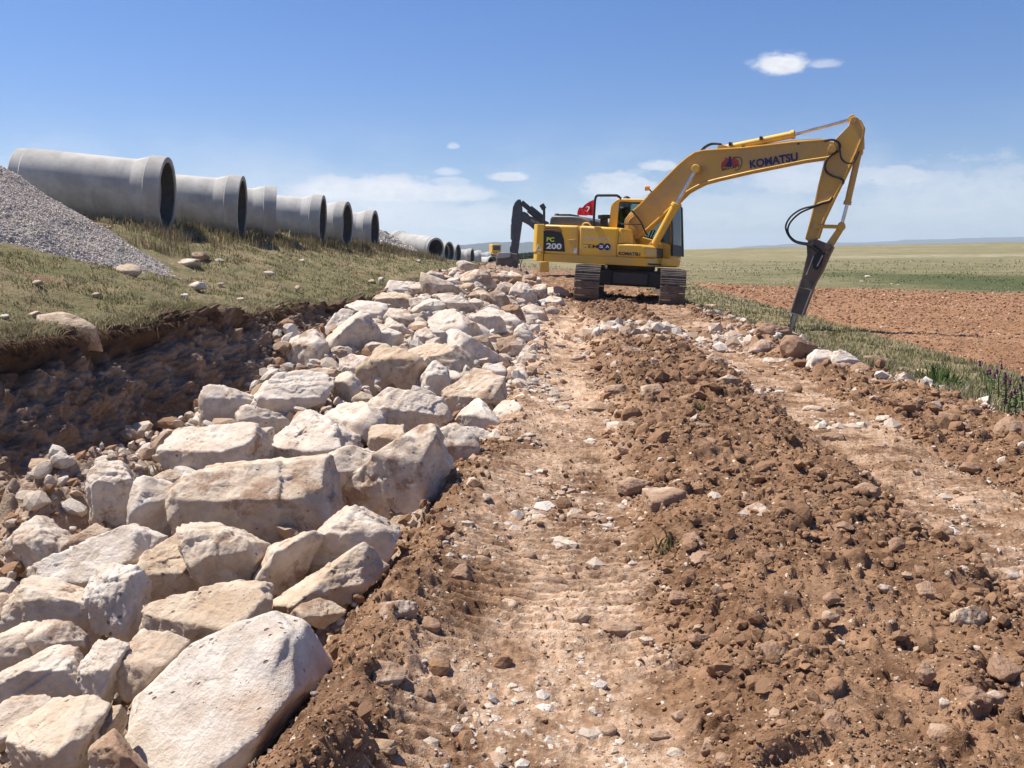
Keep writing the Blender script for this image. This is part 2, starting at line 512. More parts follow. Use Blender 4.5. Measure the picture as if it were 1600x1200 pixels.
def mat_pasture():
    m, nt, b = new_mat('pasture_grass', 0.95, 0.05)
    P = pos(nt)
    S = nt.mapping(P, (0.06, 0.11, 1.0))
    big = nt.noise(S, 0.7, 5, 0.6, 0.4); mid = nt.noise(S, 4.0, 6, 0.7, 0.3); fine = nt.noise(P, 3.0, 6, 0.8)
    c = nt.mix(nt.ramp(big, 0.4, 0.6), (0.245, 0.215, 0.118), (0.315, 0.265, 0.16))
    c = nt.mix(nt.ramp(mid, 0.45, 0.62), c, (0.185, 0.182, 0.088))
    sp = nt.new('ShaderNodeSeparateXYZ'); nt.link(P, sp.inputs[0])
    # the crop strip just behind the ploughed field
    q = nt.math('ADD', nt.math('ADD', sp.outputs[1], nt.math('MULTIPLY', sp.outputs[0], 0.99)), nt.math('MULTIPLY', nt.noise(S, 2.5, 4, 0.6), 22.0))
    green = nt.math('MULTIPLY', nt.ramp(q, 72.0, 76.0), nt.ramp(q, 112.0, 101.0))
    green = nt.math('MULTIPLY', green, nt.ramp(nt.math('ADD', sp.outputs[0], nt.math('MULTIPLY', mid, 8.0)), 22.0, 31.0))
    c = nt.mix(nt.math('MULTIPLY', green, 0.9), c, nt.mix(nt.ramp(fine, 0.4, 0.6), (0.080, 0.105, 0.042), (0.115, 0.135, 0.058)))
    # pale stony outcrop along the rise
    L = nt.mapping(P, (0.05, 0.5, 1.0))
    q2 = nt.math('ADD', sp.outputs[1], nt.math('MULTIPLY', nt.noise(L, 1.0, 4, 0.6), 40.0))
    line = nt.math('MULTIPLY', nt.ramp(q2, 128.0, 134.0), nt.ramp(q2, 150.0, 141.0))
    line = nt.math('MULTIPLY', line, nt.ramp(nt.noise(L, 6.0, 5, 0.7), 0.46, 0.56))
    line = nt.math('MULTIPLY', line, nt.ramp(sp.outputs[0], 35.0, 50.0))
    c = nt.mix(nt.math('MULTIPLY', line, 0.8), c, (0.52, 0.46, 0.36))
    c = nt.mix(nt.math('MULTIPLY', nt.ramp(fine, 0.5, 0.7), 0.35), c, (0.36, 0.31, 0.19))
    nt.link(c, b.inputs['Base Color'])
    add_bump(nt, b, fine, 1.0, 0.25)
    return m


def mat_rock():
    """limestone; per-object 'tint' 0 white, 1 tan, 2 earthy; 'dirt' 0..1"""
    m, nt, b = new_mat('limestone', 0.85, 0.2)
    O = obj_co(nt)
    tint = nt.attr('tint', 'OBJECT'); dirt = nt.attr('dirt', 'OBJECT'); sd = nt.attr('seed', 'OBJECT')
    ad = nt.new('ShaderNodeVectorMath', operation='ADD'); nt.link(O, ad.inputs[0])
    cx = nt.new('ShaderNodeCombineXYZ'); nt.link(sd, cx.inputs[0]); nt.link(sd, cx.inputs[1]); nt.link(cx.outputs[0], ad.inputs[1])
    V = ad.outputs[0]
    big = nt.noise(V, 2.6, 4, 0.6, 0.4); mid = nt.noise(V, 9, 6, 0.65, 0.3); fine = nt.noise(V, 55, 5, 0.7)
    white = nt.mix(nt.ramp(mid, 0.35, 0.65), (0.55, 0.455, 0.365), (0.70, 0.625, 0.54))
    tan = nt.mix(nt.ramp(mid, 0.35, 0.65), (0.44, 0.315, 0.205), (0.57, 0.455, 0.33))
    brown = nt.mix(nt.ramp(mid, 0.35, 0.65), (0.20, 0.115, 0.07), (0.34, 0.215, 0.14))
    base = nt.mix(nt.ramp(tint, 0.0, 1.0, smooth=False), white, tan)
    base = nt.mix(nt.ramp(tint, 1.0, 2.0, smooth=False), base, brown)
    # warm ochre / pinkish weathering
    base = nt.mix(nt.ramp(big, 0.56, 0.72, 0.0, 0.55), base, (0.50, 0.35, 0.24))
    base = nt.mix(nt.ramp(nt.noise(V, 6, 6, 0.7, 0.6), 0.64, 0.74, 0.0, 0.6), base, (0.33, 0.20, 0.15))
    # grey lichen-like film
    base = nt.mix(nt.ramp(nt.noise(V, 4.2, 6, 0.7), 0.58, 0.7, 0.0, 0.55), base, (0.40, 0.375, 0.35))
    # clinging earth, gathers on upward faces
    geo = nt.new('ShaderNodeNewGeometry')
    dn = nt.ramp(nt.math('ADD', nt.noise(V, 5.0, 6, 0.7), nt.math('MULTIPLY', dirt, 0.22)), 0.62, 0.74)
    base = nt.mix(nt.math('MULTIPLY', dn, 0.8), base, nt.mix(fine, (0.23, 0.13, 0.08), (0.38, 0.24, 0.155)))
    # dark pits
    pit = nt.math('MULTIPLY', nt.ramp(nt.vor(nt.mapping(V, (1, 1.7, 1)), 15.0), 0.17, 0.08), nt.ramp(nt.noise(V, 3.0, 2, 0.5), 0.47, 0.57))
    pit2 = nt.math('MULTIPLY', nt.ramp(nt.vor(V, 48.0), 0.17, 0.06), nt.ramp(nt.noise(V, 5.0, 2, 0.5), 0.5, 0.62))
    pits = nt.math('MAXIMUM', pit, nt.math('MULTIPLY', pit2, 0.7))
    base = nt.mix(nt.math('MULTIPLY', pits, 0.85), base, (0.20, 0.13, 0.09))
    base = nt.mix(nt.math('MULTIPLY', nt.math('SUBTRACT', fine, 0.5), 0.5, clamp=True), base, (0.75, 0.70, 0.62))
    nt.link(base, b.inputs['Base Color'])
    hgt = nt.math('ADD', nt.math('MULTIPLY', mid, 0.4), nt.math('MULTIPLY', fine, 0.5))
    hgt = nt.math('SUBTRACT', hgt, nt.math('MULTIPLY', pits, 0.5))
    add_bump(nt, b, hgt, 0.8, 0.022)
    return m


def mat_vcol(name, rough=0.9, bump=0.0, scale=60):
    m, nt, b = new_mat(name, rough, 0.15)
    c = nt.attr('col', out='Color')
    if bump:
        P = pos(nt)
        n = nt.noise(P, scale, 4, 0.7)
        c = nt.mix(nt.ramp(n, 0.3, 0.7, 0.0, 0.35), c, (0.2, 0.13, 0.09))
        add_bump(nt, b, n, bump, 0.02)
    nt.link(c, b.inputs['Base Color'])
    return m


def mat_leafy(name):
    m, nt, b = new_mat(name, 0.8, 0.1)
    c = nt.attr('col', out='Color'); nt.link(c, b.inputs['Base Color'])
    tr = nt.new('ShaderNodeBsdfTranslucent'); nt.link(c, tr.inputs[0])
    mx = nt.new('ShaderNodeMixShader'); mx.inputs[0].default_value = 0.3
    nt.link(b.outputs[0], mx.inputs[1]); nt.link(tr.outputs[0], mx.inputs[2])
    nt.link(mx.outputs[0], nt.n['Material Output'].inputs[0])
    return m


def mat_concrete():
    m, nt, b = new_mat('concrete', 0.85, 0.25)
    V = obj_co(nt)
    ri = nt.new('ShaderNodeObjectInfo').outputs['Random']
    n = nt.noise(V, 1.6, 6, 0.65); f = nt.noise(V, 30, 5, 0.6)
    c = nt.mix(nt.ramp(n, 0.35, 0.65), (0.35, 0.335, 0.31), (0.50, 0.48, 0.445))
    c = nt.mix(nt.math('MULTIPLY', ri, 0.4), c, (0.42, 0.43, 0.42))
    c = nt.mix(nt.ramp(nt.noise(V, 1.3, 4, 0.6), 0.6, 0.75, 0.0, 0.5), c, (0.44, 0.37, 0.30))
    st = nt.noise(nt.mapping(V, (7, 0.6, 0.6)), 2.0, 5, 0.6)
    c = nt.mix(nt.ramp(st, 0.56, 0.7, 0.0, 0.22), c, (0.20, 0.19, 0.175))
    c = nt.mix(nt.ramp(f, 0.62, 0.72, 0.0, 0.5), c, (0.22, 0.21, 0.2))
    nt.link(c, b.inputs['Base Color'])
    add_bump(nt, b, f, 0.25, 0.006)
    return m


def mat_paint(name, col, dust=(0.42, 0.28, 0.17), amount=0.45, rough=0.38, scale=1.4):
    m, nt, b = new_mat(name, rough, 0.5)
    V = obj_co(nt)
    n = nt.noise(V, scale, 6, 0.65, 0.3); f = nt.noise(V, 14, 6, 0.7)
    k = nt.math('MULTIPLY', nt.ramp(nt.math('ADD', n, nt.math('MULTIPLY', f, 0.35)), 0.5, 0.85), amount)
    c = nt.mix(k, col, dust)
    c = nt.mix(nt.ramp(f, 0.66, 0.74, 0.0, amount*0.5), c, tuple(x*0.45 for x in dust))
    nt.link(c, b.inputs['Base Color'])
    nt.link(nt.math('ADD', nt.math('MULTIPLY', k, 0.6), rough, clamp=True), b.inputs['Roughness'])
    add_bump(nt, b, f, 0.06, 0.005)
    return m


def mat_plain(name, col, rough=0.5, metal=0.0, spec=0.4):
    m, nt, b = new_mat(name, rough, spec)
    V = obj_co(nt); n = nt.noise(V, 8, 5, 0.65)
    nt.link(nt.mix(nt.ramp(n, 0.3, 0.7), tuple(x*0.8 for x in col), tuple(min(1, x*1.12) for x in col)), b.inputs['Base Color'])
    b.inputs['Metallic'].default_value = metal
    return m


M_SOIL = mat_soil(); M_TRENCH = mat_trench(); M_TURF = mat_turf(); M_FIELD = mat_field(); M_PAST = mat_pasture()
M_ROCK = mat_rock(); M_STONES = mat_vcol('small_stones', 0.9, 0.5, 90); M_GRASS = mat_leafy('grass_blades'); M_CONC = mat_concrete()
M_GRAV = mat_vcol('gravel', 0.9)
M_YEL = mat_paint('yellow_paint', (0.80, 0.445, 0.022), amount=0.38, dust=(0.45, 0.33, 0.20))
M_YELD = mat_paint('dusty_yellow_paint', (0.62, 0.345, 0.04), amount=0.6, dust=(0.40, 0.29, 0.18), scale=2.2)
M_DARK = mat_paint('dark_steel', (0.035, 0.037, 0.042), amount=0.25, rough=0.45, dust=(0.16, 0.12, 0.09))
M_GREY = mat_paint('charcoal_paint', (0.050, 0.060, 0.075), amount=0.3, rough=0.4, dust=(0.25, 0.2, 0.16))
M_BLACK = mat_plain('black_rubber', (0.018, 0.018, 0.02), 0.55)
M_CHROME = mat_plain('chrome', (0.62, 0.63, 0.65), 0.18, 1.0)
M_TRACK = mat_paint('muddy_track_steel', (0.085, 0.075, 0.07), dust=(0.30, 0.22, 0.165), amount=0.75, rough=0.6, scale=3.0)
M_HAMMER = mat_paint('worn_hammer_steel', (0.06, 0.055, 0.055), dust=(0.20, 0.13, 0.09), amount=0.7, rough=0.5, scale=3)
M_STEEL = mat_plain('bare_steel', (0.42, 0.40, 0.39), 0.35, 0.8)
M_BLUE = mat_plain('navy_lettering', (0.018, 0.022, 0.11), 0.5)
M_WHITE = mat_plain('white_lettering', (0.78, 0.78, 0.78), 0.5)
M_LIME = mat_plain('lime_lettering', (0.62, 0.75, 0.05), 0.5)
M_DKTXT = mat_plain('dark_lettering', (0.05, 0.035, 0.02), 0.5)
M_REDL = mat_plain('red_decal', (0.42, 0.045, 0.035), 0.5)
M_MAROON = mat_plain('maroon_stripe', (0.10, 0.03, 0.035), 0.5)
M_SILVER = mat_plain('silver_lettering', (0.62, 0.50, 0.44), 0.4)
M_ORANGE = mat_plain('orange_lamp', (0.85, 0.40, 0.12), 0.35)
M_FLAG = mat_plain('red_cloth', (0.42, 0.012, 0.022), 0.75, spec=0.1)
M_HIVIS = mat_plain('green_cloth', (0.12, 0.42, 0.06), 0.8, spec=0.1)
M_SKIN = mat_plain('skin', (0.42, 0.25, 0.17), 0.6)
M_CLOTH = mat_plain('navy_cloth', (0.03, 0.035, 0.06), 0.85)
M_HAIR = mat_plain('dark_hair', (0.02, 0.015, 0.012), 0.7)


def mat_glass():
    m, nt, b = new_mat('tinted_glass', 0.04, 0.5)
    tr = nt.new('ShaderNodeBsdfTransparent'); tr.inputs[0].default_value = (0.62, 0.72, 0.70, 1)
    gl = nt.new('ShaderNodeBsdfGlossy'); gl.inputs['Roughness'].default_value = 0.03
    fr = nt.new('ShaderNodeFresnel'); fr.inputs[0].default_value = 1.5
    mx = nt.new('ShaderNodeMixShader'); nt.link(fr.outputs[0], mx.inputs[0])
    nt.link(tr.outputs[0], mx.inputs[1]); nt.link(gl.outputs[0], mx.inputs[2])
    nt.link(mx.outputs[0], nt.n['Material Output'].inputs[0])
    return m


M_GLASS = mat_glass()
M_HILL = mat_plain('scrub_hillside', (0.045, 0.050, 0.045), 0.95, spec=0.05)

# ------------------------------------------------------------------ terrain mesh
def build_terrain():
    rows = [1.1]
    while rows[-1] < 12: rows.append(rows[-1]*1.0035)
    while rows[-1] < 60: rows.append(rows[-1]*1.005)
    while rows[-1] < 3600: rows.append(rows[-1]*1.022)
    rows = np.array(rows)
    ncol = 1160
    s = np.linspace(-0.82, 0.82, ncol)
    X = s[None, :]*(rows[:, None] + 2.0); Y = np.repeat(rows[:, None], ncol, 1)
    xf = X.ravel(); yf = Y.ravel()
    zb = base_height(xf, yf)
    dz, rut, lump, c3, m = detail_height(xf, yf)
    z = zb + dz
    # the soft rim of the far sheet drops with distance so it meets the sky cleanly
    V = np.stack([xf, yf, z], 1)
    pale = 0.9*np.exp(-((yf - 13.2 - 0.25*xf)/1.1)**2)*((xf > 0.3) & (xf < 4.4)) \
        + 0.7*np.exp(-((yf - 8.3)/1.8)**2 - ((xf - 0.55)/0.45)**2) + 0.8*np.exp(-((yf - 3.4)/0.5)**2 - ((xf - 0.30)/0.22)**2) \
        + 0.45*smoothstep(0.9, 0.2, np.abs(xf - 0.7 - 0.02*yf))*smoothstep(9.5, 13, yf)*smoothstep(19, 15, yf)
    moist = np.exp(-(((xf - 2.0)/0.75)**2 + ((yf - 9.0)/1.7)**2)) + smoothstep(14.6, 15.6, yf - 0.2*xf)*smoothstep(21, 19, yf)*0.9 + 0.55*smoothstep(0.1, 0.5, fbm2(xf*0.9, yf*0.9, 3, 501))*(1 - rut)
    moist = np.clip(moist, 0, 1)
    xe = trench_left(yf)
    wx = xe + 0.16*noise2(yf*0.9, xf*0.0 + 3.3, 5) + 0.07*noise2(yf*3.1, xf*0 + 9.1, 6)
    top = edge_level(yf)
    hum = smoothstep(0.42, 0.12, top - z + 0.08*noise2(xf*4, yf*4, 71))*(xf > wx)*(xf < wx + 0.8)
    R = len(rows)
    idx = (np.arange(R - 1)[:, None]*ncol + np.arange(ncol - 1)[None, :]).ravel()
    F = np.stack([idx, idx + 1, idx + ncol + 1, idx + ncol], 1)
    keys = ['road', 'trench', 'bank', 'verge', 'field', 'pasture']
    lab = np.argmax(np.stack([m[k] for k in keys]), 0)
    fl = lab[F[:, 0]]
    names = {'road': ('dirt_road', M_SOIL), 'trench': ('trench', M_TRENCH), 'bank': ('grassy_bank', M_TURF), 'verge': ('verge', M_TURF),
             'field': ('ploughed_field', M_FIELD), 'pasture': ('pasture', M_PAST)}
    for i, k in enumerate(keys):
        f = F[fl == i]
        used, inv = np.unique(f, return_inverse=True)
        at = {}
        if k == 'road': at = {'rut': rut[used], 'pale': pale[used], 'moist': moist[used]}
        if k == 'trench': at = {'humus': hum[used], 'floor': smoothstep(0.45, 0.8, (top - z)[used])}
        o = mesh_np(names[k][0], V[used], inv.reshape(-1, 4), names[k][1], at)
        tag(o, kind='structure')
    # the ground around and behind the camera
    gx = np.linspace(-60, 60, 121); gy = np.linspace(-60, 1.6, 90)
    GX, GY = np.meshgrid(gx, gy)
    gz = base_height(GX.ravel(), np.clip(GY.ravel(), 0, None)) - 0.03
    idx = (np.arange(len(gy) - 1)[:, None]*len(gx) + np.arange(len(gx) - 1)[None, :]).ravel()
    F = np.stack([idx, idx + 1, idx + len(gx) + 1, idx + len(gx)], 1)
    tag(mesh_np('ground', np.stack([GX.ravel(), GY.ravel(), gz], 1), F, M_SOIL, {'rut': gz*0, 'pale': gz*0, 'moist': gz*0}), kind='structure')
    # a wide plain under everything, out to the horizon
    gx = np.linspace(-5200, 5200, 61); gy = np.linspace(-2500, 6500, 61)
    GX, GY = np.meshgrid(gx, gy)
    idx = (np.arange(60)[:, None]*61 + np.arange(60)[None, :]).ravel()
    F = np.stack([idx, idx + 1, idx + 62, idx + 61], 1)
    zz = -14.0 + 0*GY.ravel()
    tag(mesh_np('plain', np.stack([GX.ravel(), GY.ravel(), zz], 1), F, M_PAST), kind='structure')
    # distant ranges
    for (name, D, pts, thick) in (('far_hills', 2300.0, [(560, 399), (640, 394), (700, 386), (735, 383), (775, 380), (800, 379), (830, 381), (862, 384), (920, 388), (1000, 390), (1060, 393), (1150, 398)], 500),
                                  ('mountains', 4200.0, [(1100, 392), (1200, 384), (1290, 379), (1340, 379), (1400, 376), (1450, 374), (1500, 373), (1540, 372), (1600, 371), (1700, 372), (1850, 372), (2000, 385)], 2500)):
        us = np.linspace(pts[0][0], pts[-1][0], 260)
        vs = np.interp(us, [p[0] for p in pts], [p[1] for p in pts]) + 0.8*fbm2(us/40.0, us*0 + D, 4, 3)
        VV = []; nr = 14
        for j in range(nr):
            t = j/(nr - 1)
            for u, v in zip(us, vs):
                d = ray(u, v); k = D/d[1]
                top = 1.5 + d[2]*k
                x = d[0]*k; y = D + (t - 0.5)*thick
                zz = -40 + (top + 40)*math.sin(math.pi*t)**0.8
                VV.append((x, y, zz))
        VV = np.array(VV); VV[:, 2] += 6*fbm2(VV[:, 0]/160, VV[:, 1]/160, 4, 9)*(1 if D < 5000 else 1.5)
        n = 260
        idx = (np.arange(nr - 1)[:, None]*n + np.arange(n - 1)[None, :]).ravel()
        tag(mesh_np(name, VV, np.stack([idx, idx + 1, idx + n + 1, idx + n], 1), M_HILL), kind='structure')


build_terrain()


def build_trench_side():
    """the cut earth face under the turf: a steep sheet broken up in three dimensions"""
    ys = [3.2]
    while ys[-1] < 24: ys.append(ys[-1]*1.0028)
    ys = np.array(ys); nt_ = 150
    T = np.linspace(0, 1, nt_)
    YY, TT = np.meshgrid(ys, T)
    y = YY.ravel(); t = TT.ravel()
    xe = trench_left(y) + 0.16*noise2(y*0.9, y*0.0 + 3.3, 5) + 0.07*noise2(y*3.1, y*0 + 9.1, 6)
    top = base_height(xe - 0.03, y) + detail_height(xe - 0.03, y)[0]
    bot = base_height(xe + 0.95, y) - 0.12
    z = top + 0.01 - (top - bot)*t
    x = xe - 0.03 + 0.22*smoothstep(0, 0.12, t) + 0.12*t + 0.50*t**1.6
    P = np.stack([x, y, z], 1)
    env = smoothstep(0.0, 0.05, t)
    big = fbm3(P*np.array([1.6, 1.6, 2.2]), 4, 601, 0.55); mid = fbm3(P*np.array([5, 5, 7.0]), 4, 611, 0.6)
    rid = 1 - 2*np.abs(noise3(P*np.array([4.0, 4.0, 5.5]) + 3.1, 621)); fine = fbm3(P*26, 3, 631, 0.6)
    # embedded stones: domes of a 3-D cell pattern
    q = P*np.array([5.2, 5.2, 6.5]); iq = np.floor(q).astype(np.int64); best = np.zeros(len(P))
    for i in (-1, 0, 1):
        for j in (-1, 0, 1):
            for k in (-1, 0, 1):
                c = iq + np.array([i, j, k])
                r = [hrand(c[:, 0], c[:, 1], c[:, 2], 640 + a) for a in range(4)]
                dd = np.sqrt((q[:, 0] - c[:, 0] - r[0])**2 + (q[:, 1] - c[:, 1] - r[1])**2 + (q[:, 2] - c[:, 2] - r[2])**2)
                R = 0.25 + 0.45*r[3]
                best = np.maximum(best, np.sqrt(np.clip(1 - (dd/R)**2, 0, 1))*R*(r[0] < 0.45))
    disp = 0.17*big + 0.085*mid + 0.04*rid + 0.035*fine + 0.07*best
    # the sod overhangs a little, then the earth recedes
    disp = disp + 0.03*np.exp(-((t - 0.04)/0.05)**2)*(1 + 3*mid) - 0.05*np.exp(-((t - 0.2)/0.1)**2) + 0.03*fbm3(P*14, 3, 651, 0.6)
    n = np.stack([np.full(len(x), 0.86), np.full(len(x), -0.30), np.full(len(x), 0.40)], 1)
    V = P + n*(disp*env + 0.02)[:, None]
    V[:, 2] += 0.035*mid*env
    hum = smoothstep(0.42, 0.10, t + 0.25*big + 0.1*mid)
    ny = len(ys)
    idx = (np.arange(nt_ - 1)[:, None]*ny + np.arange(ny - 1)[None, :]).ravel()
    F = np.stack([idx, idx + ny, idx + ny + 1, idx + 1], 1)
    tag(mesh_np('trench_side', V, F, M_TRENCH, {'humus': hum, 'floor': smoothstep(0.62, 1.0, t)*0.8}), kind='structure')


build_trench_side()
# ------------------------------------------------------------------ rocks
_ico = {}


def ico(sub):
    if sub not in _ico:
        bm = bmesh.new(); bmesh.ops.create_icosphere(bm, subdivisions=sub, radius=1.0)
        bm.verts.ensure_lookup_table()
        v = np.array([x.co[:] for x in bm.verts]); f = np.array([[a.index for a in fc.verts] for fc in bm.faces])
        bm.free(); _ico[sub] = (v/np.linalg.norm(v, axis=1)[:, None], f)
    return _ico[sub]


CR = np.array([1.0, 0, 0]); CU = np.array([0, math.sin(PITCH), math.cos(PITCH)]); CF = -np.array([0, math.cos(PITCH), -math.sin(PITCH)])


def hull2(pts):
    pts = sorted(set((round(p[0], 5), round(p[1], 5)) for p in pts))
    def half(ps):
        h = []
        for p in ps:
            while len(h) > 1 and (h[-1][0] - h[-2][0])*(p[1] - h[-2][1]) - (h[-1][1] - h[-2][1])*(p[0] - h[-2][0]) <= 0: h.pop()
            h.append(p)
        return h
    a = half(pts); b = half(pts[::-1])
    return a[:-1] + b[:-1]


def radial_rock(planes, sub, rs, axes=(1, 1, 1), amp=0.05, size=1.0, sharp=55, amp_k=1.0):
    """intersection of half-spaces (n, h) softened at the edges, then broken up with noise"""
    d, f = ico(sub)
    d = d*np.array(axes)[None, :]; d = d/np.linalg.norm(d, axis=1)[:, None]
    def support(planes, p):
        acc = 0
        for n, h in planes:
            acc = acc + np.clip(d @ n/h, 0, None)**p
        return acc**(-1.0/p)
    r = support(planes, sharp)
    v = d*r[:, None]
    # knock corners off
    extra = []
    for k in range(9):
        n = rs.normal(size=3)
        if k < 5: n = n*0.75 + np.array([-0.1, -0.75, 0.65])
        n /= np.linalg.norm(n)
        s = (v @ n).max()
        extra.append((n, s*rs.uniform(0.74, 0.93)))
    # two differently broken bodies joined: convex faces with re-entrant ledges between them
    extra2 = []
    for k in range(7):
        n = rs.normal(size=3)
        if k < 5: n = n*0.8 + np.array([-0.1, -0.75, 0.65])
        n /= np.linalg.norm(n)
        extra2.append((n, (v @ n).max()*rs.uniform(0.62, 0.9)))
    r = np.maximum(support(planes + extra, sharp), support([(n, h*1.0) for n, h in planes] + extra2, sharp)*rs.uniform(0.93, 1.0))
    v = d*r[:, None]
    # small flat breaks with a tilt of their own
    dn = v/size
    for (K, a0, b0, wp) in ((40, 0.012, 0.10, 0.10), (260, 0.005, 0.09, 0.05)):
        if K > 100 and len(v) < 2000: continue
        sk = dn[rs.integers(0, len(dn), K)]
        w3 = np.stack([fbm3(dn*2.5, 2, int(rs.integers(1, 9999))) for _ in range(3)], 1)*wp
        q = dn + w3
        best = np.full(len(dn), 1e9); bi = np.zeros(len(dn), dtype=int)
        for kk in range(K):
            dd = ((q - sk[kk])**2).sum(1); mm = dd < best
            best[mm] = dd[mm]; bi[mm] = kk
        tl = rs.normal(0, b0, (K, 3)); of = rs.normal(0, a0, K)
        v = v + d*(size*(of[bi] + ((dn - sk[bi])*tl[bi]).sum(1)).clip(-3.2*a0, 2.2*a0))[:, None]*amp_k
    sd = int(rs.integers(1, 9999))
    q = v/size
    # stepped fracture faces: displacement quantised along a tilted bedding direction
    bed = rs.normal(size=3); bed /= np.linalg.norm(bed)
    lay = q @ bed*rs.uniform(3.0, 5.0) + 0.9*fbm3(q*1.6, 2, sd + 5)
    step = (lay - np.floor(lay)); step = smoothstep(0.0, 0.22, step) - smoothstep(0.5, 1.0, step)
    n = fbm3(q*1.9 + 5, 4, sd)*1.25 - 0.9*np.abs(noise3(q*3.1, sd + 3)) + 0.25*(1 - 2*np.abs(noise3(q*6.5, sd + 4)))
    fine = fbm3(q*11, 3, sd + 8)
    disp = amp*size*(n*0.55 + 0.45*step + 0.30*fine)
    v = v + d*disp[:, None]*0.8
    return v, f


def add_rock(V, F, centre, name, label, cat, tint, dirt, group, seed):
    o = mesh_np(name, V, F, M_ROCK)
    o.location = centre
    o['tint'] = float(tint); o['dirt'] = float(dirt); o['seed'] = float(seed % 97)*1.37
    tag(o, label, cat, group)
    return o


def rock_px(poly, label, tint=0.3, dirt=0.5, name='boulder', cat='boulder', group='pale boulders heaped in the trench', brk=0.5, surf=None,
            thick=0.9, top=38, front=12, Y=None, seed=0, sub=None, amp=0.055, sink=0.0, sharp=90, yaw=None, maxv=6, amp_k=1.0, grow=1.13):
    """a boulder from its outline in the photograph: placed on the surface it lies on, with real size and thickness"""
    rs = np.random.default_rng(seed + 1000)
    us = np.array([p[0] for p in poly], float); vs = np.array([p[1] for p in poly], float)
    if cat == 'boulder':
        us = us.mean() + (us - us.mean())*grow; vs = vs.mean() + (vs - vs.mean())*grow
    cu, cv = (us.min() + us.max())/2, (vs.min() + vs.max())/2
    if Y is None:
        sf = surf or pile_level
        ys = np.geomspace(1.8, 60, 900)
        d = ray(cu, cv)
        X_ = d[0]/d[1]*ys; Z_ = CAM[2] + d[2]/d[1]*ys
        zz = sf(X_, ys)
        below = np.nonzero(Z_ <= zz)[0]
        Y = ys[below[0]] if len(below) else 30.0
    d = ray(cu, cv); depth = Y/d[1]
    C = CAM + d*depth
    k = depth/FPX
    P2 = [((u - cu)*k, -(v - cv)*k) for u, v in zip(us, vs)]
    hull = hull2(P2)
    while len(hull) > maxv:
        nh = len(hull)
        ar = [abs((hull[i][0] - hull[i-1][0])*(hull[(i+1) % nh][1] - hull[i-1][1]) - (hull[i][1] - hull[i-1][1])*(hull[(i+1) % nh][0] - hull[i-1][0])) for i in range(nh)]
        i = int(np.argmin(ar)); hull = hull[:i] + hull[i+1:]
    wdt = (us.max() - us.min())*k; hgt = (vs.max() - vs.min())*k
    f0 = 0.42*math.sqrt(wdt*hgt)*thick
    # real thickness pushes the centre back a little, so the front sits where the picture has it
    rr = lambda v3: CR*v3[0] + CU*v3[1] + CF*v3[2]
    planes = []
    n = len(hull)
    for i in range(n):
        a = hull[i]; b_ = hull[(i + 1) % n]
        ex, ey = b_[0] - a[0], b_[1] - a[1]; L = math.hypot(ex, ey)
        if L < 1e-5: continue
        nx, ny = ey/L, -ex/L
        h = nx*a[0] + ny*a[1]
        t = rs.uniform(-0.5, 0.35)
        v3 = np.array([nx, ny, t]); s = np.linalg.norm(v3)
        planes.append((rr(v3/s), max(h/s, 0.02*wdt)))
    ub = -hgt/2 + hgt*brk; px_w = us.max() - us.min()
    ta = math.radians(top + rs.uniform(-14, 14)*(px_w < 250)); fa = math.radians(front + rs.uniform(-12, 16))
    yw = rs.uniform(-0.75, 0.75) if yaw is None else yaw*1.3
    nt_ = np.array([yw*0.6, math.cos(math.pi/2 - ta) if False else math.sin(math.radians(90) - ta), math.sin(ta)])
    nt_ /= np.linalg.norm(nt_); planes.append((rr(nt_), max(nt_[1]*ub + nt_[2]*f0, 0.15*f0)))
    nf = np.array([yw, -math.sin(fa), math.cos(fa)]); nf /= np.linalg.norm(nf)
    planes.append((rr(nf), max(nf[1]*ub + nf[2]*f0, 0.2*f0)))
    n3 = np.array([-np.sign(yw)*0.8, -0.1, 0.75]); n3 /= np.linalg.norm(n3)
    planes.append((rr(n3), n3[2]*f0 + 0.32*wdt))
    for t in ((0.3, 0.5, -1), (-0.4, -0.3, -1), (0.0, 0.1, -1)):
        v3 = np.array(t) + rs.uniform(-0.15, 0.15, 3); v3 /= np.linalg.norm(v3)
        planes.append((rr(v3), f0*1.05))
    size = 0.5*math.sqrt(wdt*hgt)
    px = max(us.max() - us.min(), vs.max() - vs.min())
    if sub is None:
        sub = 6 if px > 120 else (5 if px > 38 else 4)
    ax = (max(wdt, 0.3*hgt), 0.8*max(f0*2, 0.3*wdt), max(hgt, 0.3*wdt))
    m = max(ax)
    V, F = radial_rock(planes, sub, rs, tuple(a/m for a in ax), amp, size, sharp, amp_k)
    C = C - CF*f0*0.15
    C[2] -= sink
    if cat == 'boulder' and px < 250:
        tint = max(0.0, tint + rs.uniform(-0.2, 0.12)); dirt = dirt + rs.uniform(-0.1, 0.35)
    return add_rock(V, F, C, name, label, cat, tint, dirt, group, seed + 1)


def c7(l): return [(x/2.308, 680 + y/2.308) for x, y in l]
def c8(l): return [(240 + x/2.58, 400 + y/2.58) for x, y in l]
def c9(l): return [(590 + x/5.926, 320 + y/5.926) for x, y in l]
def c10(l): return [(640 + x/6.154, 400 + y/6.154) for x, y in l]


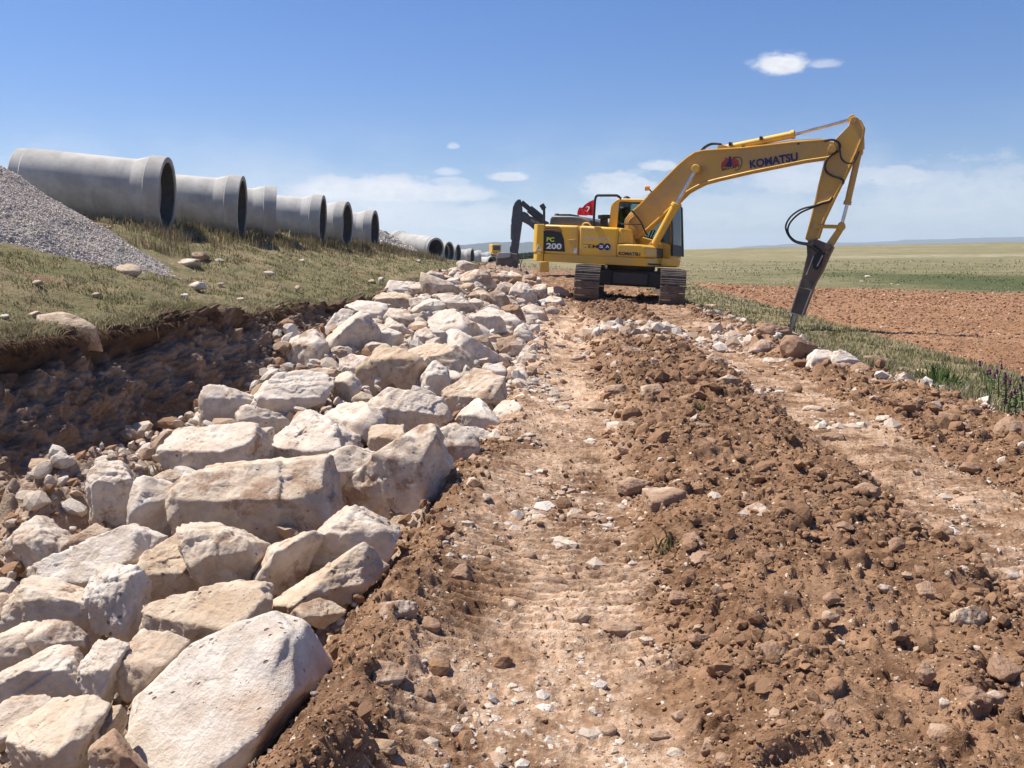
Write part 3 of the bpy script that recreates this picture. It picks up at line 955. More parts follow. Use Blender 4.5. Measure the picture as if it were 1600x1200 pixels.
BOULDERS = [
 # outline, tint, dirt, brk, top, label, options
 (c7([(880,660),(960,665),(1040,720),(1100,850),(1155,990),(1080,1050),(980,1090),(870,1215),(600,1230),(440,1190),(400,1060),(460,960),(560,850),(680,750)]), 0.0, -0.6, 0.10, 50, 'huge smooth white slab with pock marks, lowest and nearest of the boulders', dict(thick=1.15, amp=0.022, sharp=90, front=25, maxv=9, amp_k=0.3, grow=0.97)),
 (c7([(20,1090),(100,1010),(200,965),(320,970),(360,1000),(350,1090),(300,1230),(0,1230)]), 0.7, 0.0, 0.55, 30, 'tan rounded boulder in the bottom corner beside the huge white slab', {}),
 (c7([(-30,985),(160,965),(190,975),(80,1080),(-30,1150)]), 0.4, 0.2, 0.5, 40, 'brown-edged boulder tucked behind the tan one in the bottom corner', {}),
 (c7([(-30,750),(60,700),(140,695),(180,745),(190,800),(80,850),(-30,900)]), 0.55, 0.0, 0.5, 45, 'cream boulder with rounded back at the picture edge, above a grey pyramid-like one', {}),
 (c7([(-20,900),(60,835),(170,825),(225,790),(270,860),(305,920),(290,970),(100,985),(-20,980)]), 0.25, 0.4, 0.8, 30, 'grey-pink boulder with a flat shaded face and a peaked corner', dict(yaw=0.2)),
 (c7([(135,685),(240,690),(290,740),(305,800),(280,880),(230,800),(190,780)]), 0.5, 0.6, 0.75, 30, 'narrow shaded boulder leaning behind the peaked grey-pink one', dict(yaw=0.4)),
 (c7([(310,810),(370,725),(400,745),(450,770),(420,830),(400,940),(370,990),(300,900)]), 0.05, 0.0, 0.6, 40, 'upright white shard with a dark left face in front of the flat tan stone', dict(yaw=-0.35)),
 (c7([(410,830),(450,755),(570,738),(655,770),(560,870),(480,930),(415,900)]), 0.75, 0.3, 0.6, 35, 'tan wedge touching the upper left rim of the huge white slab', {}),
 (c7([(20,570),(75,535),(150,575),(300,590),(350,710),(320,730),(200,710),(90,690)]), 0.6, 0.2, 0.75, 40, 'long brownish boulder with a square right end, left of the cream block', {}),
 (c7([(-20,580),(60,600),(95,690),(50,720),(-20,750)]), 0.3, 0.2, 0.6, 40, 'grey boulder cut by the picture edge below the big round-backed one', {}),
 (c7([(90,530),(110,490),(240,430),(430,345),(540,390),(510,460),(450,490),(340,510),(310,590),(180,590)]), 0.1, 0.0, 0.35, 48, 'broad pale boulder with a low sloping back and a sandy dent', dict(thick=0.8)),
 (c7([(305,570),(345,500),(490,490),(510,540),(500,620),(485,740),(440,750),(350,690)]), 0.1, -0.3, 0.6, 50, 'cream block with a flat sunlit front beside the long tan stone', {}),
 (c7([(485,560),(530,430),(620,350),(680,400),(710,480),(720,560),(600,600),(510,620)]), 1.0, 0.2, 0.5, 35, 'ochre boulder wedged under the pointed stone', {}),
 (c7([(484,680),(510,630),(640,590),(800,545),(960,530),(1000,600),(920,665),(830,670),(660,765),(490,750)]), 0.85, -0.2, 0.5, 40, 'long flat tan stone lying under the pointed stone', dict(thick=0.8)),
 (c7([(640,345),(720,340),(820,360),(910,400),(930,440),(870,590),(830,605),(750,605),(720,540),(690,440)]), 0.45, 0.2, 0.68, 42, 'pointed stone shaped like an arrowhead, leaning out in front of the oblong block', dict(yaw=0.3, thick=1.0)),
 (c7([(640,330),(700,150),(800,145),(1010,135),(1140,105),(1190,230),(1190,320),(1110,400),(920,412),(860,390),(700,345)]), 0.6, 0.5, 0.62, 42, 'large oblong block with a rust-brown underside, longest in the middle of the heap', dict(thick=0.85, amp=0.06)),
 (c7([(920,520),(980,420),(1140,345),(1160,370),(1080,480),(1060,560),(990,580)]), 0.4, 0.3, 0.95, 20, 'dark shaded slab in the gap right of the pointed stone', dict(yaw=0.5)),
 (c7([(1060,540),(1075,430),(1100,410),(1200,310),(1270,270),(1370,310),(1410,370),(1360,480),(1300,500),(1180,520),(1120,540)]), 0.3, 0.3, 0.75, 35, 'jagged grey boulder leaning against the brown road shoulder', dict(amp=0.07)),
 (c7([(995,600),(1060,555),(1140,545),(1190,470),(1290,410),(1360,510),(1240,600),(1100,640),(1020,665)]), 0.8, -0.2, 0.5, 42, 'tan boulder with a square upper end below the jagged grey one', dict(yaw=0.3)),
 (c7([(1060,650),(1100,610),(1170,590),(1230,610),(1225,660),(1150,690)]), 1.1, 0.5, 0.5, 35, 'small round brown stone at the foot of the square-ended tan boulder', {}),
 (c7([(365,110),(430,110),(480,180),(510,280),(515,365),(430,365),(365,360),(362,200)]), 0.2, 0.3, 0.8, 35, 'tall grey boulder standing upright left of the small cream block', dict(yaw=0.3)),
 (c7([(495,175),(560,170),(680,210),(660,290),(640,340),(550,395),(515,360)]), 0.05, -0.2, 0.7, 42, 'small cream block with a flat top between the upright boulder and the oblong block', {}),
 (c7([(30,400),(100,300),(170,330),(235,400),(225,450),(100,505),(40,490)]), 0.2, 0.2, 0.6, 30, 'grey boulder in shade on the trench floor at the picture edge', {}),
 (c7([(-30,510),(30,520),(40,560),(-20,590)]), 0.2, 0.2, 0.5, 35, 'small grey stone cut by the picture edge under the shaded one', {}),
 (c7([(545,165),(600,130),(670,160),(640,200),(560,200)]), 0.8, 0.2, 0.6, 35, 'small tan stone peeping out beneath the pink-streaked boulder', {}),
 (c7([(345,1010),(440,970),(400,1080),(380,1150),(350,1130)]), 1.0, 0.3, 0.5, 40, 'small orange piece squeezed against the left rim of the huge white slab', {}),
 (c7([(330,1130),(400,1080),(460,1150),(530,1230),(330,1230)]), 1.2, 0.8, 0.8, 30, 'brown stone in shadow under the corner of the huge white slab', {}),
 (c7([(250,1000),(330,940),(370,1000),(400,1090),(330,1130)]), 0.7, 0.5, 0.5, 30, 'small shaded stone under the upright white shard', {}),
 (c7([(230,420),(330,330),(350,300),(370,370),(330,420),(250,450)]), 0.9, 0.9, 0.5, 40, 'earthy lump between the shaded grey boulder and the broad pale one', {}),
 (c8([(45,770),(120,690),(230,690),(320,675),(460,690),(455,790),(410,860),(250,885),(130,905),(50,840)]), 0.15, 0.1, 0.55, 38, 'white boulder with pink streaks on top, hanging over the trench floor', {}),
 (c8([(450,760),(600,615),(700,670),(790,730),(810,790),(700,830),(640,845),(500,860),(455,820)]), 0.0, -0.3, 0.35, 48, 'bright white triangular boulder behind the oblong block', dict(yaw=-0.35)),
 (c8([(380,610),(480,500),(590,460),(720,495),(720,540),(650,620),(540,690),(460,690),(390,650)]), 0.0, -0.2, 0.5, 40, 'white boulder with a smooth arched top left of the brown upright one', dict(yaw=0.2)),
 (c8([(210,690),(235,540),(280,530),(320,580),(390,570),(380,620),(340,690)]), 0.25, 0.2, 0.85, 30, 'grey boulder with a flat cut face at the left end of the middle row', dict(yaw=0.3)),
 (c8([(340,670),(390,610),(500,640),(540,670),(470,720),(350,710)]), 0.2, 0.1, 0.7, 38, 'cracked grey-white stone under the arched white boulder', {}),
 (c8([(530,350),(560,310),(640,305),(690,350),(705,440),(640,470),(545,460)]), 0.25, 0.2, 0.62, 38, 'roundish grey-white boulder standing against the dark trench wall', {}),
 (c8([(690,350),(740,290),(850,225),(900,320),(900,390),(800,440),(740,470),(700,455)]), 0.35, 0.1, 0.97, 20, 'big boulder showing a large smooth shaded face, beside the dark trench wall', dict(yaw=0.45, thick=1.1)),
 (c8([(665,335),(720,250),(760,210),(815,215),(780,280),(690,355)]), 0.05, 0.0, 0.4, 48, 'pale wedge leaning on the left of the large smooth shaded face', {}),
 (c8([(770,205),(820,185),(930,195),(935,250),(900,280),(850,240)]), 0.1, 0.0, 0.5, 40, 'scooped white block at the turf edge above the large shaded face', {}),
 (c8([(885,175),(920,145),(1010,150),(1045,180),(1040,225),(960,215),(890,195)]), 0.9, 0.3, 0.6, 35, 'pinkish tan block at the turf edge', {}),
 (c8([(940,235),(960,205),(1010,210),(1045,260),(1000,300),(960,285)]), 0.25, 0.4, 0.5, 35, 'small knobbly grey stone right of the scooped white block', {}),
 (c8([(885,275),(960,300),(1010,350),(980,375),(900,350)]), 0.2, 0.0, 0.6, 35, 'pale shard sloping down right of the large shaded face', {}),
 (c8([(935,290),(950,250),(1040,310),(1040,350),(990,340)]), 0.1, 0.0, 0.6, 35, 'thin white sliver standing in the gap below the knobbly grey stone', {}),
 (c8([(940,135),(960,100),(1050,115),(1085,130),(1080,165),(1010,160)]), 0.05, 0.0, 0.4, 42, 'flat white stone in the grass at the upper edge of the heap', {}),
 (c8([(1040,180),(1090,160),(1110,200),(1060,240)]), 0.2, 0.3, 0.5, 38, 'small pale stone wedged right of the pinkish tan block', {}),
 (c10([(130,290),(145,215),(250,230),(420,280),(560,390),(570,430),(400,390),(210,405),(150,370)]), 0.5, 0.3, 0.6, 40, 'long cream boulder with an orange left end near the top of the heap', {}),
 (c10([(148,180),(200,152),(340,185),(350,215),(260,245),(150,215)]), 0.15, 0.0, 0.6, 40, 'flat white block perched on the orange-ended cream boulder', {}),
 (c10([(460,90),(530,50),(620,90),(665,130),(590,190),(480,210)]), 0.4, 0.3, 0.8, 25, 'dusky rounded boulder standing alone in the grass at the head of the heap', dict(yaw=0.3)),
 (c10([(430,260),(690,125),(770,200),(840,330),(770,375),(640,300),(500,320)]), 0.6, 0.6, 0.6, 38, 'big triangular boulder with a brown shaded right side, highest of the heap', dict(yaw=0.5, thick=1.2)),
 (c10([(350,215),(450,210),(480,240),(430,265),(360,245)]), 0.1, 0.0, 0.5, 40, 'small white stone left of the big triangular boulder', {}),
 (c10([(490,290),(540,240),(620,280),(560,350),(500,330)]), 1.0, 0.5, 0.5, 35, 'orange-brown lump at the left foot of the big triangular boulder', {}),
 (c10([(565,310),(640,305),(720,350),(900,510),(700,490),(570,400)]), 0.7, 0.6, 0.7, 38, 'long reddish tan slab running down from the big triangular boulder', {}),
 (c10([(15,390),(60,365),(130,390),(170,430),(60,560),(15,540)]), 0.1, 0.0, 0.6, 38, 'white stone with a shaded left face at the heap rim', {}),
 (c10([(0,280),(120,270),(130,340),(60,365),(0,370)]), 0.2, 0.0, 0.5, 40, 'pale stone sitting in the turf left of the orange-ended boulder', {}),
 (c10([(30,570),(60,490),(240,400),(330,440),(300,520),(200,600),(120,620)]), 0.05, 0.0, 0.55, 38, 'smooth cream boulder with a dented face behind the tall cracked one', {}),
 (c10([(265,380),(350,365),(470,380),(560,440),(650,510),(620,560),(480,570),(330,470)]), 0.1, 0.1, 0.5, 40, 'white boulder with pits and a shaded right end at the middle of the heap', dict(yaw=0.35)),
 (c10([(560,420),(630,400),(705,460),(660,510),(600,470)]), 0.0, 0.0, 0.5, 42, 'small bright white wedge under the reddish slab', {}),
 (c10([(155,650),(350,490),(420,520),(550,620),(580,800),(440,790),(370,910),(250,800)]), 0.15, 0.1, 0.45, 42, 'tall cracked cream boulder with a peaked top in the middle of the heap', dict(amp=0.065)),
 (c10([(540,640),(600,640),(700,740),(660,850),(560,800)]), 0.3, 0.0, 0.9, 30, 'smooth grey face turned right beside the tall cracked boulder', dict(yaw=0.5)),
 (c10([(665,520),(720,495),(850,500),(1020,600),(1070,640),(1010,740),(900,640),(790,560),(670,560)]), 0.0, 0.0, 0.45, 45, 'white boulder with a long curved back, above the grey shell-like one', {}),
 (c10([(595,610),(640,560),(780,570),(910,660),(920,720),(850,745),(740,740),(650,690)]), 0.1, 0.0, 0.85, 35, 'shell-shaped boulder with a smooth shaded hollow face', dict(yaw=0.2)),
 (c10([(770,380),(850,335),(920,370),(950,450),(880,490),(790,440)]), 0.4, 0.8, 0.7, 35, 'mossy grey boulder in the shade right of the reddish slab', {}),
 (c10([(830,310),(890,250),(990,250),(1000,300),(940,360)]), 0.9, 0.3, 0.5, 40, 'tan rounded boulder behind the large speckled white one', {}),
 (c10([(960,370),(1040,260),(1190,290),(1210,360),(1200,450),(1090,500),(990,430)]), 0.1, 0.4, 0.55, 40, 'large speckled white boulder near the digger tracks', {}),
 (c10([(1150,300),(1200,260),(1310,265),(1315,340),(1270,420),(1210,440)]), 0.15, 0.6, 0.6, 35, 'speckled pale boulder leaning on the right of the large speckled one', {}),
 (c10([(885,480),(980,440),(1040,480),(1100,600),(1100,650),(1010,590),(920,540)]), 1.9, 0.9, 0.6, 40, 'dark brown earth-crusted boulder in the right part of the heap', {}),
 (c10([(1075,520),(1240,450),(1310,560),(1360,690),(1330,715),(1160,720),(1100,650)]), 0.35, 0.4, 0.6, 38, 'block with a flat dark front standing at the road side below the digger', dict(yaw=0.25)),
 (c10([(1010,760),(1030,700),(1100,660),(1170,760),(1165,820),(1090,835)]), 0.2, 0.3, 0.6, 35, 'small grey cube-like boulder below the block with the dark front', {}),
 (c10([(760,190),(800,150),(860,190),(840,250),(780,240)]), 1.0, 0.4, 0.5, 38, 'small orange-tan stone right of the triangular boulder', {}),
 (c10([(820,240),(870,170),(950,175),(960,230),(900,255)]), 0.4, 0.5, 0.6, 35, 'grey stone on the skyline of the heap below the digger bucket', {}),
 (c10([(950,170),(1030,150),(1080,180),(1075,250),(990,250)]), 0.05, 0.1, 0.5, 40, 'white stone just under the smallest pipe', {}),
 (c10([(1060,270),(1110,190),(1200,175),(1210,230),(1140,275)]), 1.5, 0.9, 0.6, 35, 'brown earthy boulder left of the yellow-boxed digger track', {}),
 (c10([(1150,275),(1200,240),(1240,190),(1270,250),(1240,275)]), 0.1, 0.0, 0.5, 40, 'cream corner stone touching the dark digger track', {}),
 (c10([(1300,390),(1320,310),(1440,295),(1500,330),(1565,410),(1540,430),(1400,400)]), 0.0, 0.0, 0.35, 48, 'flat bright white boulder beside the left track of the yellow digger', {}),
 (c10([(1270,440),(1340,380),(1440,400),(1490,470),(1400,510),(1300,480)]), 0.2, 0.5, 0.5, 40, 'crumbly pale boulder below the flat bright white one', {}),
 (c10([(1310,520),(1370,480),(1440,520),(1400,560),(1330,560)]), 0.5, 0.6, 0.5, 40, 'small rubbly stone at the road side below the crumbly boulder', {}),
 (c8([(1190,390),(1210,310),(1330,370),(1420,425),(1410,455),(1270,455),(1200,410)]), 0.2, 0.2, 0.75, 30, 'dark-fronted flat slab below the tall cracked boulder', {}),
 (c8([(1080,490),(1130,430),(1185,450),(1195,525),(1150,565),(1085,545)]), 0.1, 0.1, 0.6, 38, 'grey-white boulder with a smooth face right of the brown upright one', {}),
 (c8([(1180,455),(1240,480),(1245,520),(1195,525)]), 0.1, 0.1, 0.5, 38, 'small white stone right of the smooth grey-white boulder', {}),
 (c8([(980,380),(1030,350),(1130,350),(1270,430),(1265,475),(1150,460),(1080,430)]), 0.7, 0.3, 0.55, 40, 'long orange-streaked boulder behind the brown upright one', {}),
 (c8([(1050,310),(1100,290),(1145,350),(1080,365),(1045,335)]), 0.1, 0.0, 0.5, 40, 'smooth white stone left of the tall cracked boulder', {}),
 (c8([(1030,290),(1050,260),(1100,265),(1100,290),(1050,305)]), 0.6, 0.5, 0.5, 35, 'small brown-grey cobble above the smooth white stone', {}),
 (c8([(840,530),(880,400),(930,360),(1040,420),(1085,470),(1070,555),(960,550),(880,570)]), 1.25, 0.4, 0.7, 30, 'tall brown upright boulder in the centre of the heap', dict(yaw=-0.2, thick=1.1)),
 (c8([(745,420),(800,400),(875,420),(865,480),(800,505),(760,470)]), 0.0, 0.0, 0.5, 42, 'white cobble left of the tall brown upright boulder', {}),
 (c8([(700,570),(740,480),(790,470),(835,520),(800,570),(720,600)]), 0.25, 0.2, 0.7, 35, 'grey pointed stone between the arched boulder and the brown one', {}),
 (c8([(620,470),(690,450),(750,465),(740,500),(680,500)]), 0.9, 0.7, 0.5, 35, 'brown streaked stone behind the arched white boulder', {}),
 (c8([(870,610),(960,545),(1050,560),(1150,580),(1180,650),(1130,700),(1020,745),(960,690),(890,660)]), 0.1, 0.15, 0.6, 42, 'broad white boulder with an overhanging shaded base and soil on top', dict(front=30)),
 (c8([(690,650),(760,560),(850,600),(930,650),(930,790),(850,750),(790,690)]), 0.35, 0.2, 0.55, 40, 'cream boulder with a sharp crest right of the bright triangular one', {}),
 (c8([(880,670),(990,680),(1020,750),(930,815),(870,760)]), 0.9, 0.4, 0.6, 38, 'tan faceted stone under the broad overhanging boulder', {}),
 (c8([(800,585),(830,545),(880,560),(885,600),(820,612)]), 1.05, 0.1, 0.5, 30, 'round sandy ball of stone in front of the tall brown boulder', {}),
 (c8([(1140,570),(1230,500),(1370,480),(1415,530),(1410,575),(1300,610),(1200,650)]), 0.55, 0.4, 0.5, 42, 'weathered tan-white boulder with a brown top at the road side', {}),
 (c8([(1215,670),(1290,580),(1350,620),(1400,700),(1385,728),(1270,700)]), 0.1, 0.0, 0.6, 38, 'white wedge with a shaded left face standing at the road edge', dict(yaw=-0.5)),
 (c8([(1370,600),(1440,570),(1495,640),(1440,695),(1390,670)]), 0.3, 0.2, 0.5, 40, 'small pale boulder at the road edge right of the white wedge', {}),
 (c8([(1420,535),(1500,550),(1575,605),(1530,632),(1470,610),(1430,580)]), 0.05, 0.0, 0.3, 52, 'flat white shard lying out onto the road', dict(thick=0.6)),
 (c8([(1405,495),(1440,440),(1500,460),(1525,525),(1450,535)]), 0.45, 0.5, 0.55, 38, 'knobbly cream boulder at the road edge above the flat white shard', {}),
 (c8([(1345,450),(1380,430),(1420,460),(1400,505),(1360,480)]), 0.0, 0.0, 0.5, 40, 'small white stone left of the knobbly cream boulder', {}),
 (c8([(1250,495),(1290,455),(1365,465),(1350,492)]), 0.9, 0.4, 0.5, 38, 'flat tan stone behind the weathered tan-white boulder', {}),
 (c8([(700,1015),(740,940),(850,870),(1010,760),(1100,700),(1130,700),(1170,850),(1130,925),(1060,1025),(960,1055),(800,1055),(720,1045)]), 0.5, 0.45, 0.86, 35, 'long diagonal boulder with a dark shaded flank against the road shoulder', dict(thick=0.9, front=4)),
 (c8([(1090,730),(1200,680),(1295,740),(1295,830),(1200,875),(1110,900),(1060,800)]), 0.45, 0.4, 0.6, 40, 'grey-tan boulder capping the upper end of the long diagonal one', {}),
 (c8([(665,860),(740,790),(820,780),(930,820),(850,890),(740,955),(690,910)]), 0.3, 0.1, 0.55, 42, 'grey cream boulder squeezed between the oblong and the diagonal ones', {}),
 (c8([(1215,690),(1300,695),(1430,745),(1340,780),(1290,775)]), 0.0, 0.0, 0.3, 50, 'flat white slab lying on the road shoulder past the diagonal boulder', dict(thick=0.6)),
 (c8([(1450,340),(1470,290),(1520,310),(1525,355),(1480,360)]), 0.2, 0.4, 0.55, 38, 'small pale cobble at the road side below the cube-like boulder', {}),
 (c8([(1380,340),(1450,320),(1480,370),(1460,415),(1400,390)]), 0.9, 0.7, 0.5, 40, 'orange-brown rubbly stone at the road side', {}),
 (c8([(1465,440),(1480,390),(1535,400),(1538,455),(1490,455)]), 0.5, 0.5, 0.6, 38, 'brown-cream cobble on the road edge above the knobbly boulder', {}),
 (c8([(1290,330),(1340,320),(1370,370),(1320,380)]), 1.3, 0.8, 0.5, 40, 'earth-brown stone under the shell-shaped boulder', {}),
]

for i, (poly, tint, dirt, brk, top, lab, opt) in enumerate(BOULDERS):
    rock_px(poly, lab, tint, dirt, brk=brk, top=top, seed=i*7 + 3, **opt)


# ---- single stones, each on its own ground (pixel centre, width, height, tint, label)
def ell(u, v, w_, h_, rs):
    n = 8; a0 = rs.uniform(0, 6.28)
    return [(u + 0.5*w_*math.cos(a0 + i*6.283/n)*rs.uniform(0.72, 1.12), v + 0.5*h_*math.sin(a0 + i*6.283/n)*rs.uniform(0.72, 1.12)) for i in range(n)]


ROAD_STONES = [
 (996, 760, 54, 26, 1.0, 'tan brick-like stone on the middle ridge of the road'), (1040, 785, 78, 42, 0.8, 'biggest tan stone half buried in the middle ridge'),
 (1185, 805, 52, 40, 0.1, 'bright white stone right of the big half-buried tan one'), (1350, 770, 42, 26, 0.9, 'brown and cream stone beside the right-hand wheel track'),
 (1520, 731, 28, 20, 1.5, 'round brown stone alone on the right-hand wheel track'), (1584, 674, 46, 42, 1.2, 'brown boulder on the earth bank at the picture edge'),
 (968, 983, 72, 20, 0.9, 'flat rectangular tan slab lying across the near wheel track'), (1084, 850, 38, 28, 1.1, 'brown round-topped stone above a flat tan one'),
 (1100, 877, 46, 25, 0.9, 'flat tan stone below the brown round-topped one'), (1275, 886, 28, 18, 1.0, 'small tan stone alone amid dark crumbly soil'),
 (1515, 966, 54, 46, 0.6, 'cream streaked stone tilted in the dark soil near the picture edge'), (1449, 926, 32, 30, 0.5, 'pale knobbly stone above the tilted streaked one'),
 (1382, 920, 22, 14, 0.0, 'small clean white chip tilted in dark soil'), (1164, 963, 40, 24, 0.9, 'sandy flat stone left of a dark soil hollow'),
 (1523, 1096, 46, 36, 1.8, 'dark brown round stone with a white chip behind'), (1556, 1090, 26, 22, 0.1, 'white chip behind the dark brown round stone'),
 (1476, 1100, 14, 18, 0.0, 'tiny upright white chip left of the dark brown stone'), (1248, 1106, 12, 9, 0.0, 'tiny white chip on soil above the brown clods'),
 (1282, 1108, 44, 32, 1.9, 'earth-brown stone with a shaded front below the tiny white chip'), (1213, 1168, 46, 46, 1.8, 'brown cobble at the bottom edge, left of its twin'),
 (1260, 1168, 46, 44, 1.8, 'brown cobble at the bottom edge, right of its twin'), (1306, 1138, 52, 44, 1.6, 'muddy cobble with grass stems above the bottom edge'),
 (1208, 1024, 56, 40, 1.9, 'dark brown clod-like stone sunk in soil'), (1446, 1052, 28, 32, 1.2, 'brown-cream stone with a dark lower half'),
 (1474, 1150, 40, 32, 1.0, 'tan faceted stone near the bottom edge'), (1580, 900, 30, 24, 0.0, 'white stone on the right-hand track at the picture edge'),
 (1545, 898, 20, 22, 0.9, 'tan stone just left of the white one at the picture edge'), (1472, 835, 40, 24, 1.3, 'brown wedge with a dark shaded front on the right-hand track rim'),
 (628, 956, 72, 44, 0.1, 'white stone lying in brown soil right of the heap'), (602, 1056, 60, 46, 0.9, 'pink-white crusted stone in brown soil by the near wheel track'),
 (597, 1168, 46, 28, 0.8, 'tan flat stone in brown soil near the bottom edge'), (672, 978, 30, 24, 1.4, 'brown stone right of the white one in brown soil'),
 (987, 550, 40, 20, 0.5, 'grey slab with a shaded front among the white rubble'), (955, 557, 18, 14, 0.1, 'little white block left of the grey slab'),
 (1116, 567, 36, 24, 0.0, 'white rounded boulder right end of the white rubble'), (1143, 594, 46, 15, 0.7, 'flat cream stone past the rounded white one'),
 (1022, 564, 12, 12, 0.0, 'little white cube on brown soil'), (1088, 532, 30, 16, 0.0, 'long white block on the far side of the rubble'),
 (1066, 532, 18, 14, 0.1, 'white stone left of the long white block'), (1040, 531, 34, 20, 0.1, 'broad white stone on top of the rubble'),
 (1003, 530, 28, 18, 0.2, 'pale stone at the left end of the rubble top'), (1019, 612, 46, 24, 0.6, 'cream knobbly stone on the middle ridge beyond the wheel marks'),
 (1074, 621, 28, 11, 1.0, 'thin tan stone right of the cream knobbly one'), (987, 664, 42, 14, 0.7, 'flat sandy stone pressed into the left wheel track rim'),
 (1003, 678, 28, 13, 0.4, 'flat white stone under the sandy pressed one'), (1112, 692, 24, 18, 1.1, 'brown faceted stone on the dark mound'),
 (1094, 667, 28, 14, 1.2, 'tan-brown stone on the left foot of the dark mound'), (1165, 781, 30, 22, 0.7, 'cream stone just above the bright white one'),
 (1183, 616, 16, 11, 0.0, 'little white stone on the far end of the dark mound'), (1198, 547, 52, 28, 0.0, 'smooth white boulder left of the broken brown block'),
 (1213, 566, 40, 15, 0.1, 'flat white stone under the smooth white boulder'), (1241, 563, 34, 13, 0.1, 'flat white stone in front of the broken brown block'),
 (1170, 548, 18, 11, 0.1, 'small white stone left of the smooth white boulder'), (1317, 574, 44, 20, 1.0, 'tan rounded stone right of the two-humped white boulder'),
 (1346, 580, 32, 22, 1.7, 'brown stone with a shaded end on the right-hand bank'), (1370, 566, 44, 24, 0.7, 'tan and cream block on the right-hand bank top'),
 (1413, 581, 42, 17, 0.5, 'cream slab on the bank top against the grass'), (1449, 585, 36, 24, 0.6, 'crumbly cream stone on the bank top against the grass'),
 (1424, 601, 18, 16, 1.6, 'small dark brown stone below the cream slab'), (1484, 602, 34, 18, 0.2, 'bright cream wedge on the bank top near the thistles'),
 (1499, 598, 10, 6, 0.0, 'tiny white flake behind the bright cream wedge'), (1435, 627, 16, 14, 0.8, 'small tan stone on the slope of the right-hand bank'),
 (1517, 641, 26, 15, 1.2, 'sandy brown stone on the right-hand bank'), (1242, 586, 14, 14, 0.6, 'little cream stone below the flat white ones'),
 (1478, 651, 30, 14, 1.3, 'flat earth-coloured stone on the right-hand bank'), (960, 610, 34, 20, 0.7, 'cream stone on the ridge left of the knobbly one'),
 (933, 640, 38, 18, 0.6, 'sandy slab at the left rim of the middle ridge'), (883, 634, 26, 10, 0.6, 'flat cream stone pressed into the far left wheel track'),
 (1093, 1000, 34, 22, 1.2, 'brown stone right of the rectangular slab'), (1060, 935, 34, 18, 1.3, 'muddy flat stone above the rectangular slab'),
 (905, 812, 44, 20, 0.6, 'cream flat stone pressed in the near wheel track'), (1008, 893, 40, 12, 1.0, 'thin tan slab on the rim of the near wheel track'),
 (822, 868, 26, 22, 0.5, 'pale stone in the near wheel track'), (795, 944, 24, 20, 0.5, 'cream round stone left of the middle of the near wheel track'),
 (910, 965, 36, 16, 0.7, 'sandy stone above the rectangular slab'), (948, 1141, 26, 20, 0.4, 'pale stone in the near wheel track at the bottom'),
 (720, 900, 34, 30, 1.3, 'tan stone in the earth left of the near wheel track'), (662, 1085, 28, 22, 1.4, 'brown cobble left of the near wheel track'),
 (686, 1040, 24, 18, 1.0, 'tan cobble left of the near wheel track'), (1030, 1150, 30, 18, 0.8, 'sandy cobble near the bottom of the middle ridge'),
 (1063, 1120, 26, 18, 0.7, 'cream cobble near the bottom of the middle ridge'), (1110, 1168, 36, 28, 1.0, 'tan cobble at the bottom of the middle ridge'),
 (1134, 1192, 34, 24, 0.8, 'pale cobble cut by the bottom edge'), (1404, 852, 26, 20, 1.8, 'dark stone left of the brown wedge'),
 (1420, 806, 26, 18, 1.7, 'dark brown stone on the crumbly ridge'), (1258, 820, 26, 16, 1.6, 'brown stone right of the bright white one'),
 (1320, 824, 30, 14, 1.7, 'dark brown flake on the crumbly ridge'), (1440, 895, 30, 22, 1.8, 'dark lump above the pale knobbly stone'),
 (1300, 935, 26, 16, 1.8, 'dark shaded lump left of the clean white chip'), (1350, 880, 32, 22, 1.9, 'dark lump on the crumbly ridge centre'),
 (1300, 965, 30, 18, 1.0, 'angular tan flake below the dark shaded lump'), (1484, 1180, 30, 20, 1.1, 'tan cobble cut by the bottom edge near the picture corner'),
 (1570, 1050, 44, 40, 1.3, 'orange-brown boulder at the lower picture edge'), (1405, 690, 30, 16, 0.6, 'cream flat stone in the far right wheel track'),
 (1372, 697, 36, 16, 0.7, 'flat sandy stone in the far right wheel track'), (1300, 685, 34, 20, 0.9, 'pinkish stone between mound and right wheel track'),
 (1385, 655, 34, 12, 0.2, 'white flat stone at the bend of the right wheel track'), (1270, 640, 34, 14, 0.3, 'pale sliver on the right foot of the dark mound'),
 (1195, 870, 28, 18, 1.5, 'brown stone on the crumbly ridge below the bright white one'), (1120, 925, 26, 18, 1.6, 'earth-brown stone near the flat tan one'),
 (905, 560, 30, 10, 0.3, 'flat pale stone across the far wheel track'), (870, 540, 26, 9, 0.2, 'white flake across the far wheel track'),
 (1150, 525, 26, 14, 0.7, 'tan stone on the far earth bank'), (1130, 500, 24, 12, 0.3, 'pale stone on the far earth bank before the digger'),
 (1110, 480, 18, 10, 0.4, 'small pale stone right of the right digger track'), (985, 470, 20, 8, 0.5, 'small pale stone between the digger tracks'),
]
for i, (u, v, w_, h_, ti, lab) in enumerate(ROAD_STONES):
    rs = np.random.default_rng(500 + i)
    # the stone's foot is where its lower edge is: lift its centre above the ground by half its height
    up = 0.30
    rock_px(ell(u, v, w_*1.12, h_*1.15, rs), lab, min(ti*1.15 + (0.25 if ti > 0.3 else 0.05), 2.0), 1.1, name='stone', cat='stone', group='stones lying on the dirt road',
            surf=lambda x, y: base_height(x, y) + 0.02, seed=900 + i*5, brk=0.55, top=42, amp=0.085, sub=5 if max(w_, h_) > 30 else 4, thick=1.0, maxv=5)

